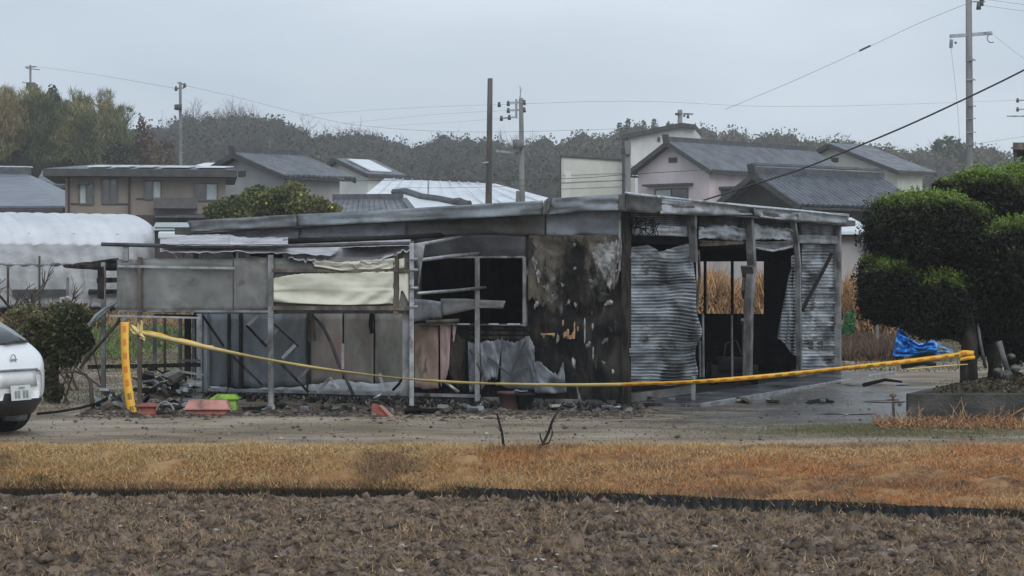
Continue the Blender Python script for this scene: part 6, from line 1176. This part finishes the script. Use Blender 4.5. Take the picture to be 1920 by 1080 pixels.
debris(450, 900, 748, 775, 44, 28.9, 'on the ground', 'scraps along the left wall', .2, .15, ('under the blue panels','by the lattice','under the stained panels','by the red scrap','by the thick post','under the pink panels'))
debris(900, 1180, 752, 768, 16, 29.6, 'at the charred wall', 'scraps below the charred wall', .16, .1, ('near the pots','under the splintered wood','near the corner post'))
debris(1190, 1560, 718, 768, 26, 31.0, 'on the wet ground', 'scraps before the shutters', .22, .1, ('below the left shutter','before the open bay','before the torn shutter','below the right shutter'))
debris(190, 225, 735, 765, 12, 29.4, 'beside the charred stump', 'scraps beside the stump', .22, .5, ('close','further off'))
colsheet('crumpled_sheet', [(205,735,200,762),(215,742,214,752),(228,738,232,764)], DP(29.2), m_sheet, None, 14, 10, 0, .2, 5, 7, jag=6, jagb=6, thick=.004); setp(bpy.context.scene.collection.objects[-1], 'crumpled pale metal sheet on the ground between the stump and the yellow tape', 'metal sheet')
# post stub by the planter, black things on the wet ground
T = thing('stub_post', 'thin dark metal stub with crosspiece standing left of the planter wall', 'post', tuple(P(1676,788,gz(0,788))))
d_ = gz(0,788); MB().beam(P(1676,788,d_),P(1674,738,d_),.03,.03).build('stem', m_rust, T); MB().beam(P(1662,750,d_),P(1686,750,d_),.02,.02).build('crosspiece', m_rust, T); MB().beam(P(1668,742,d_),P(1680,742,d_),.05,.03).build('head', m_rust, T)
for k, (pts, w_, lab) in enumerate([([(1620,722,34),(1660,712,34.5),(1690,716,34)],.035,'black hose like scrap lying left of the wet board by the conifer'),([(1690,685,40),(1730,680,40),(1755,684,40)],.07,'black charred stick lying under the blue tarpaulin')]): stick(lab, pts, w_, w_*.5, 'scrap', 'scrap', m_soot)
T = thing('wet_board', 'shiny pale slab at the foot of the last building post', 'slab', tuple(P(1605,712,36.5))); MB().hexa([P(1576,722,35.6),P(1640,720,35.8),P(1625,702,38.6),P(1578,703,38.4),P(1576,719,35.6),P(1640,717,35.8),P(1625,700,38.6),P(1578,701,38.4)]).build('slab', M('wet_slab', [(.3,(.16,.17,.18)),(.7,(.3,.31,.33))], 2, rough=.15), T)
# blue tarpaulin
T = thing('blue_tarpaulin', 'bright blue crumpled tarpaulin under the clipped conifer', 'tarpaulin', tuple(P(1730,668,46)))
colsheet('sheet', [(1684,612,1673,668),(1692,620,1690,668),(1705,632,1712,666),(1722,646,1725,664),(1740,640,1745,663),(1754,638,1760,664),(1765,648,1772,662),(1788,655,1788,659)], DP(46), M('blue_tarp', [(.3,(.01,.20,.70)),(.6,(.02,.31,.88)),(.8,(.12,.45,.92))], 2.5, rough=.35, bump=.5, bscale=6), T, 60, 24, 0, .5, 9, 3, jag=2, thick=.006)
colsheet('lifted_flap', [(1752,640,1758,660),(1765,650,1768,660),(1786,656,1787,661)], DP(45.6), M('pale_blue_tarp', [(.3,(.25,.4,.6)),(.7,(.45,.6,.75))], 3, rough=.35), T, 20, 8, 0, .2, 6, 5, thick=.006)
MB().box(P(1715,660,46.4).x,P(1755,660,46.4).x,46.3,47,h1(8.6,46.5),zat(650,46.4)).build('bundle', m_timber, T, bevel=.1)
colsheet('green_sheet', [(1768,610,1778,634),(1790,612,1792,640),(1800,618,1798,636)], DP(50), M('green_tarp', [(.3,(.02,.12,.05)),(.7,(.04,.2,.09))], 3, rough=.5), None, 12, 8, 0, .2, 4, 5, thick=.006); setp(COL.objects[-1], 'dull green sheet half hidden behind the conifer trunk', 'sheet')
T = thing('white_bag', 'small white plastic bag on the grass right of the burnt building', 'bag', tuple(P(1610,665,49))); mb = MB(); icos(mb, (0,0,0), .11, 1.1); mb.v = [tuple(Vector((v[0],v[1],v[2]))*(1+.4*mnoise.noise(Vector(v)*14))+P(1610,658,49)) for v in mb.v]; mb.build('bag_body', m_whiteroof, T, True); MB().tube([P(1609,653,49),P(1608,646,49)],.03,6,.05).build('knotted_top', m_whiteroof, T, True)
stick('black log lying left of the white bag', [(1580,663,48.5),(1592,661,48.5),(1601,663,48.5)], .06, .05, 'log', 'log', m_soot)
T = thing('parabolic_heater', 'round grey metal drum hanging behind the conifer crown', 'drum', tuple(P(1645,580,50)))
c = P(1643,573,50); MB().tube([c, c+Vector((.12,.45,0))], .22, 20, .2).build('drum', m_sheet, T, True); MB().tube([c+Vector((-.005,-.012,0)), c+Vector((0,.01,0))], .17, 20).build('drum_mouth', m_sootG, T, True); MB().beam(P(1645,590,50.2), P(1645,650,50.2), .06,.06).build('stand', m_post, T)
T = thing('green_bundle', 'green leafy net bundle at the foot of the reeds', 'bundle', tuple(P(1593,625,50))); x_ = P(1593,605,50)
V, F, c = crowns(np.array([x_.x, x_.x-.05]), np.array([50., 50.]), np.array([x_.z+.08, x_.z-.15]), np.array([.13,.2]), np.array([.2,.15]), 320, .05, [(.04,.17,.07)], 99); setp(npm('netting', V, F, m_leaf, T, col=c), kind='stuff')
colsheet('fertiliser_sack', [(112,558,112,600),(128,556,128,602),(143,560,142,598)], DP(46), M('white_sack', [(.3,(.24,.22,.23)),(.7,(.4,.38,.38))], 4, rough=.6, bump=.4), None, 16, 12, 0, .15, 4, 11, thick=.05); setp(COL.objects[-1], 'pale sack hanging on a post in the garden left of the end bay', 'sack')
T = thing('garden_post', 'thin post carrying the pale sack in the garden', 'post', tuple(P(127,610,46.2))); MB().tube([P(127,640,46.2),P(127,520,46.2)],.03,6).build('shaft', m_post, T)
for k, (px, yt, yb, d, lab) in enumerate(((74,480,600,50,'thin dark garden stake before the plastic tunnel'),(15,500,620,45,'leftmost garden stake above the white car'),(330,500,560,50,'garden stake seen behind the plastic screen'))): setp(MB().tube([P(px,yb,d),P(px,yt,d)],.025,6).build('garden_stake', m_barkD), lab, 'stake')

# ------------------------------------------------------------------ white hatchback, seen from behind at the left edge
m_paint = M('white_car_paint', [(.3,(.76,.78,.80)),(.7,(.80,.82,.84))], 1, rough=.22, rr=(.2,.3), spec=.6); m_blk = M('black_bumper_plastic', [(.3,(.012,.012,.013)),(.7,(.02,.02,.022))], 8, rough=.5)
m_carglass = M('car_glass', [(.3,(.02,.024,.028)),(.7,(.03,.034,.04))], 1, rough=.05, spec=.9); m_tyre = M('tyre_rubber', [(.3,(.012,.012,.012)),(.7,(.022,.022,.022))], 9, rough=.8); m_alloy = M('alloy_rim', [(.3,(.35,.36,.37)),(.7,(.5,.51,.52))], 5, rough=.3, metal=.6)
Hd = Vector((-.90, .436, 0)).normalized(); Nn = Vector((-Hd.y, Hd.x, 0)); Nn = Nn if Nn.y > 0 else -Nn   # Nn points to the far side
cc0 = P(32, 800, 24.1); cc0.z = h1(cc0.x, cc0.y)
car = thing('parked_car', 'white hatchback parked at the left edge, tail with number plate towards the building', 'car', tuple(cc0))
def cp(l, s, z): return cc0+Hd*l+Nn*s+Vector((0,0,z))       # l metres forward of the tail, s to the far side
# side profile stations: (l, z_low, z_sill, z_belt, z_top, half width, half width of top)
ST = [(.00,.42,.50,.70,.74,.42,.38),(.05,.40,.48,.80,.84,.56,.50),(.14,.38,.46,.88,.94,.66,.56),(.28,.36,.46,.92,1.03,.75,.60),(.44,.34,.46,.94,1.14,.83,.60),(.68,.32,.46,.95,1.27,.845,.585),(1.05,.30,.46,.96,1.41,.85,.58),(1.6,.22,.40,.96,1.55,.86,.60),(2.2,.22,.40,.95,1.53,.86,.60),(2.7,.22,.40,.94,1.40,.86,.60),(3.1,.22,.42,.93,1.14,.855,.62),(3.35,.25,.46,.90,.99,.85,.68),(3.75,.30,.48,.80,.88,.82,.68),(3.95,.34,.50,.68,.74,.72,.62),(4.02,.38,.5,.6,.64,.6,.55)]
V = []; K = 13
for l, zl, zs, zb_, zt, hw_, ht_ in ST:
    half = [(0,zl),(hw_*.9,zl),(hw_*.985,zs),(hw_,(zs+zb_)/2),(hw_*.97,zb_),(ht_+(hw_-ht_)*.12,zb_+(zt-zb_)*.86),(ht_*.72,zt)]
    ring = [(-a, z) for a, z in half[::-1][:-1]]+half; ring = [(-a, z) for a, z in half[1:]][::-1]+[half[0]]+half[1:]
    V += [cp(l, a, z) for a, z in ring]; K = len(ring)
F = [(i*K+j, (i+1)*K+j, (i+1)*K+(j+1) % K, i*K+(j+1) % K) for i in range(len(ST)-1) for j in range(K)]+[tuple(range(K))[::-1], tuple((len(ST)-1)*K+j for j in range(K))]
body = add('body', V, F, m_paint, car, True); sd = body.modifiers.new('smooth', 'SUBSURF'); sd.levels = 2; sd.render_levels = 2
def cq(name, pts, m, par=car, thick=.02, bev=0, sub=0):     # curved patch following the tail
    return add(name, [cp(*p) for p in pts], [tuple(range(len(pts)))], m, par, False, thick, bev)
# rear window on the sloping tail, wiper, lamps
def patch(name, rows, m, thick=.015, par=car):
    nr, nc = len(rows), len(rows[0]); return add(name, [cp(*p) for r_ in rows for p in r_], [(i*nc+j, i*nc+j+1, (i+1)*nc+j+1, (i+1)*nc+j) for i in range(nr-1) for j in range(nc-1)], m, par, True, thick)
ss = [-.54,-.4,-.2,0,.2,.4,.54]
gl = patch('rear_window', [[(.235+.06*(abs(s)/.6)**2, s*1.02, 1.035) for s in ss],[(.44+.05*(abs(s)/.6)**2, s, 1.16) for s in ss],[(.80+.04*(abs(s)/.6)**2, s*.96, 1.34) for s in ss]], m_carglass)
patch('spoiler', [[(.84+.05*(abs(s)/.6)**2, s*.95, 1.375) for s in ss],[(1.05+.04*(abs(s)/.6)**2, s*.95, 1.45) for s in ss]], m_paint, .03)
MB().tube([cp(.21,.05,1.03), cp(.23,.25,1.055), cp(.25,.50,1.05)], .012, 6).build('rear_wiper', m_blk, car)
patch('tailgate_seam', [[(.02+.06*(abs(s)/.6)**2, s*1.0, .765) for s in ss],[(.018+.06*(abs(s)/.6)**2, s*1.0, .755) for s in ss]], m_blk, .01)
patch('plate_recess', [[(.0, s*.55, .74) for s in ss],[(.0, s*.62, .56) for s in ss]], m_paint, .03)
patch('recess_lip', [[(-.02, s*.60, .755) for s in ss],[(-.03, s*.60, .74) for s in ss]], m_sheet, .02)
patch('rear_bumper', [[(-.02+.34*(abs(s)/.8)**2, s, .49+.03*abs(s)) for s in (-.8,-.6,-.35,0,.35,.6,.8)],[(-.03+.34*(abs(s)/.8)**2, s, .38) for s in (-.8,-.6,-.35,0,.35,.6,.8)],[(.06+.34*(abs(s)/.8)**2, s*.97, .25) for s in (-.8,-.6,-.35,0,.35,.6,.8)]], m_blk, .04)
MB().hexa([cp(.45,-.6,.20),cp(.45,.6,.20),cp(3.6,.6,.20),cp(3.6,-.6,.20),cp(.45,-.6,.34),cp(.45,.6,.34),cp(3.6,.6,.34),cp(3.6,-.6,.34)]).build('underbody', m_blk, car)
m_plate = M('number_plate', [(.3,(.62,.64,.62)),(.7,(.68,.70,.68))], 3, rough=.4)
npl = add('number_plate', [cp(-.062,-.165,.415), cp(-.062,.165,.415), cp(-.045,.165,.58), cp(-.045,-.165,.58)], [(0,1,2,3)], m_plate, car, False, .012)
gm = M('plate_print', [(.3,(.20,.25,.22)),(.7,(.25,.3,.27))], 3, rough=.5)
for s0, s1, z0, z1 in ((-.05,.05,.55,.565),(-.12,-.085,.44,.52),(-.065,-.03,.44,.52),(.02,.055,.44,.52),(.075,.11,.44,.52)):
    add('plate_mark', [cp(-.072,s0,z0), cp(-.072,s1,z0), cp(-.066,s1,z1), cp(-.066,s0,z1)], [(0,1,2,3)], gm, npl, False, .002)
pts = [cp(.055, .045*math.cos(t*math.pi/8), .86+.055*math.sin(t*math.pi/8)) for t in range(17)]; MB().tube(pts, .007, 5).build('emblem', m_alloy, car); MB().beam(cp(.05,-.055,.86), cp(.05,.055,.86), .02,.012).build('emblem', m_alloy, car)
for s in (-1,): patch('tail_lamp', [[(.20,s*.66,.97),(.33,s*.79,.95)],[(.10,s*.67,.86),(.26,s*.80,.86)]], M('tail_lamp_lens', [(.3,(.25,.03,.02)),(.7,(.35,.05,.04))], 3, rough=.15), .02)
for l in (.74, 3.2):
    for s in (-1, 1):
        c = cp(l, s*.74, .30); n_ = 28; w_ = MB(); ax_ = Nn*s
        w_.tube([c-ax_*.10, c-ax_*.085, c+ax_*.085, c+ax_*.10], .30, n_); wo = w_.build('wheel', m_tyre, car, True, bevel=.02)
        r_ = MB(); r_.tube([c+ax_*.06, c+ax_*.108], .185, 20, .17); r_.build('rim', m_alloy, wo, True)
for s in (-1, 1):
    sp_ = [(1.35,s*.775,1.06),(1.40,s*.70,1.36),(1.55,s*.745,1.42),(2.3,s*.745,1.38),(2.85,s*.81,1.04)]
    add('side_window', [cp(a,b_*1.055,c_) for a,b_,c_ in sp_], [tuple(range(5))], m_carglass, car, False, .02)
add('windscreen', [cp(3.12,-.66,1.08),cp(3.12,.66,1.08),cp(2.55,.58,1.47),cp(2.55,-.58,1.47)], [(0,1,2,3)], m_carglass, car, False, .02)
MB().tube([cp(.3,.42,.24), cp(.6,.42,.25)], .03, 8).build('exhaust', m_alloy, car, True)
MB().tube([cp(.35,.2,.22), cp(.35,.55,.2)], .06, 8).build('rear_axle', m_sheet, car, True)

# ------------------------------------------------------------------ air: light drizzle haze over the whole place
hm = bpy.data.materials.new('haze_air'); hm.use_nodes = True; nt = hm.node_tree
for n_ in list(nt.nodes): nt.nodes.remove(n_)
ou = nt.nodes.new('ShaderNodeOutputMaterial'); pv = nt.nodes.new('ShaderNodeVolumePrincipled'); pv.inputs['Density'].default_value = .00065; pv.inputs['Color'].default_value = (.97,.985,1,1); pv.inputs['Anisotropy'].default_value = .2
nt.links.new(pv.outputs[0], ou.inputs['Volume'])
o = MB().box(-470, 470, -40, 720, -3, 62).build('haze', hm); setp(o, kind='stuff')
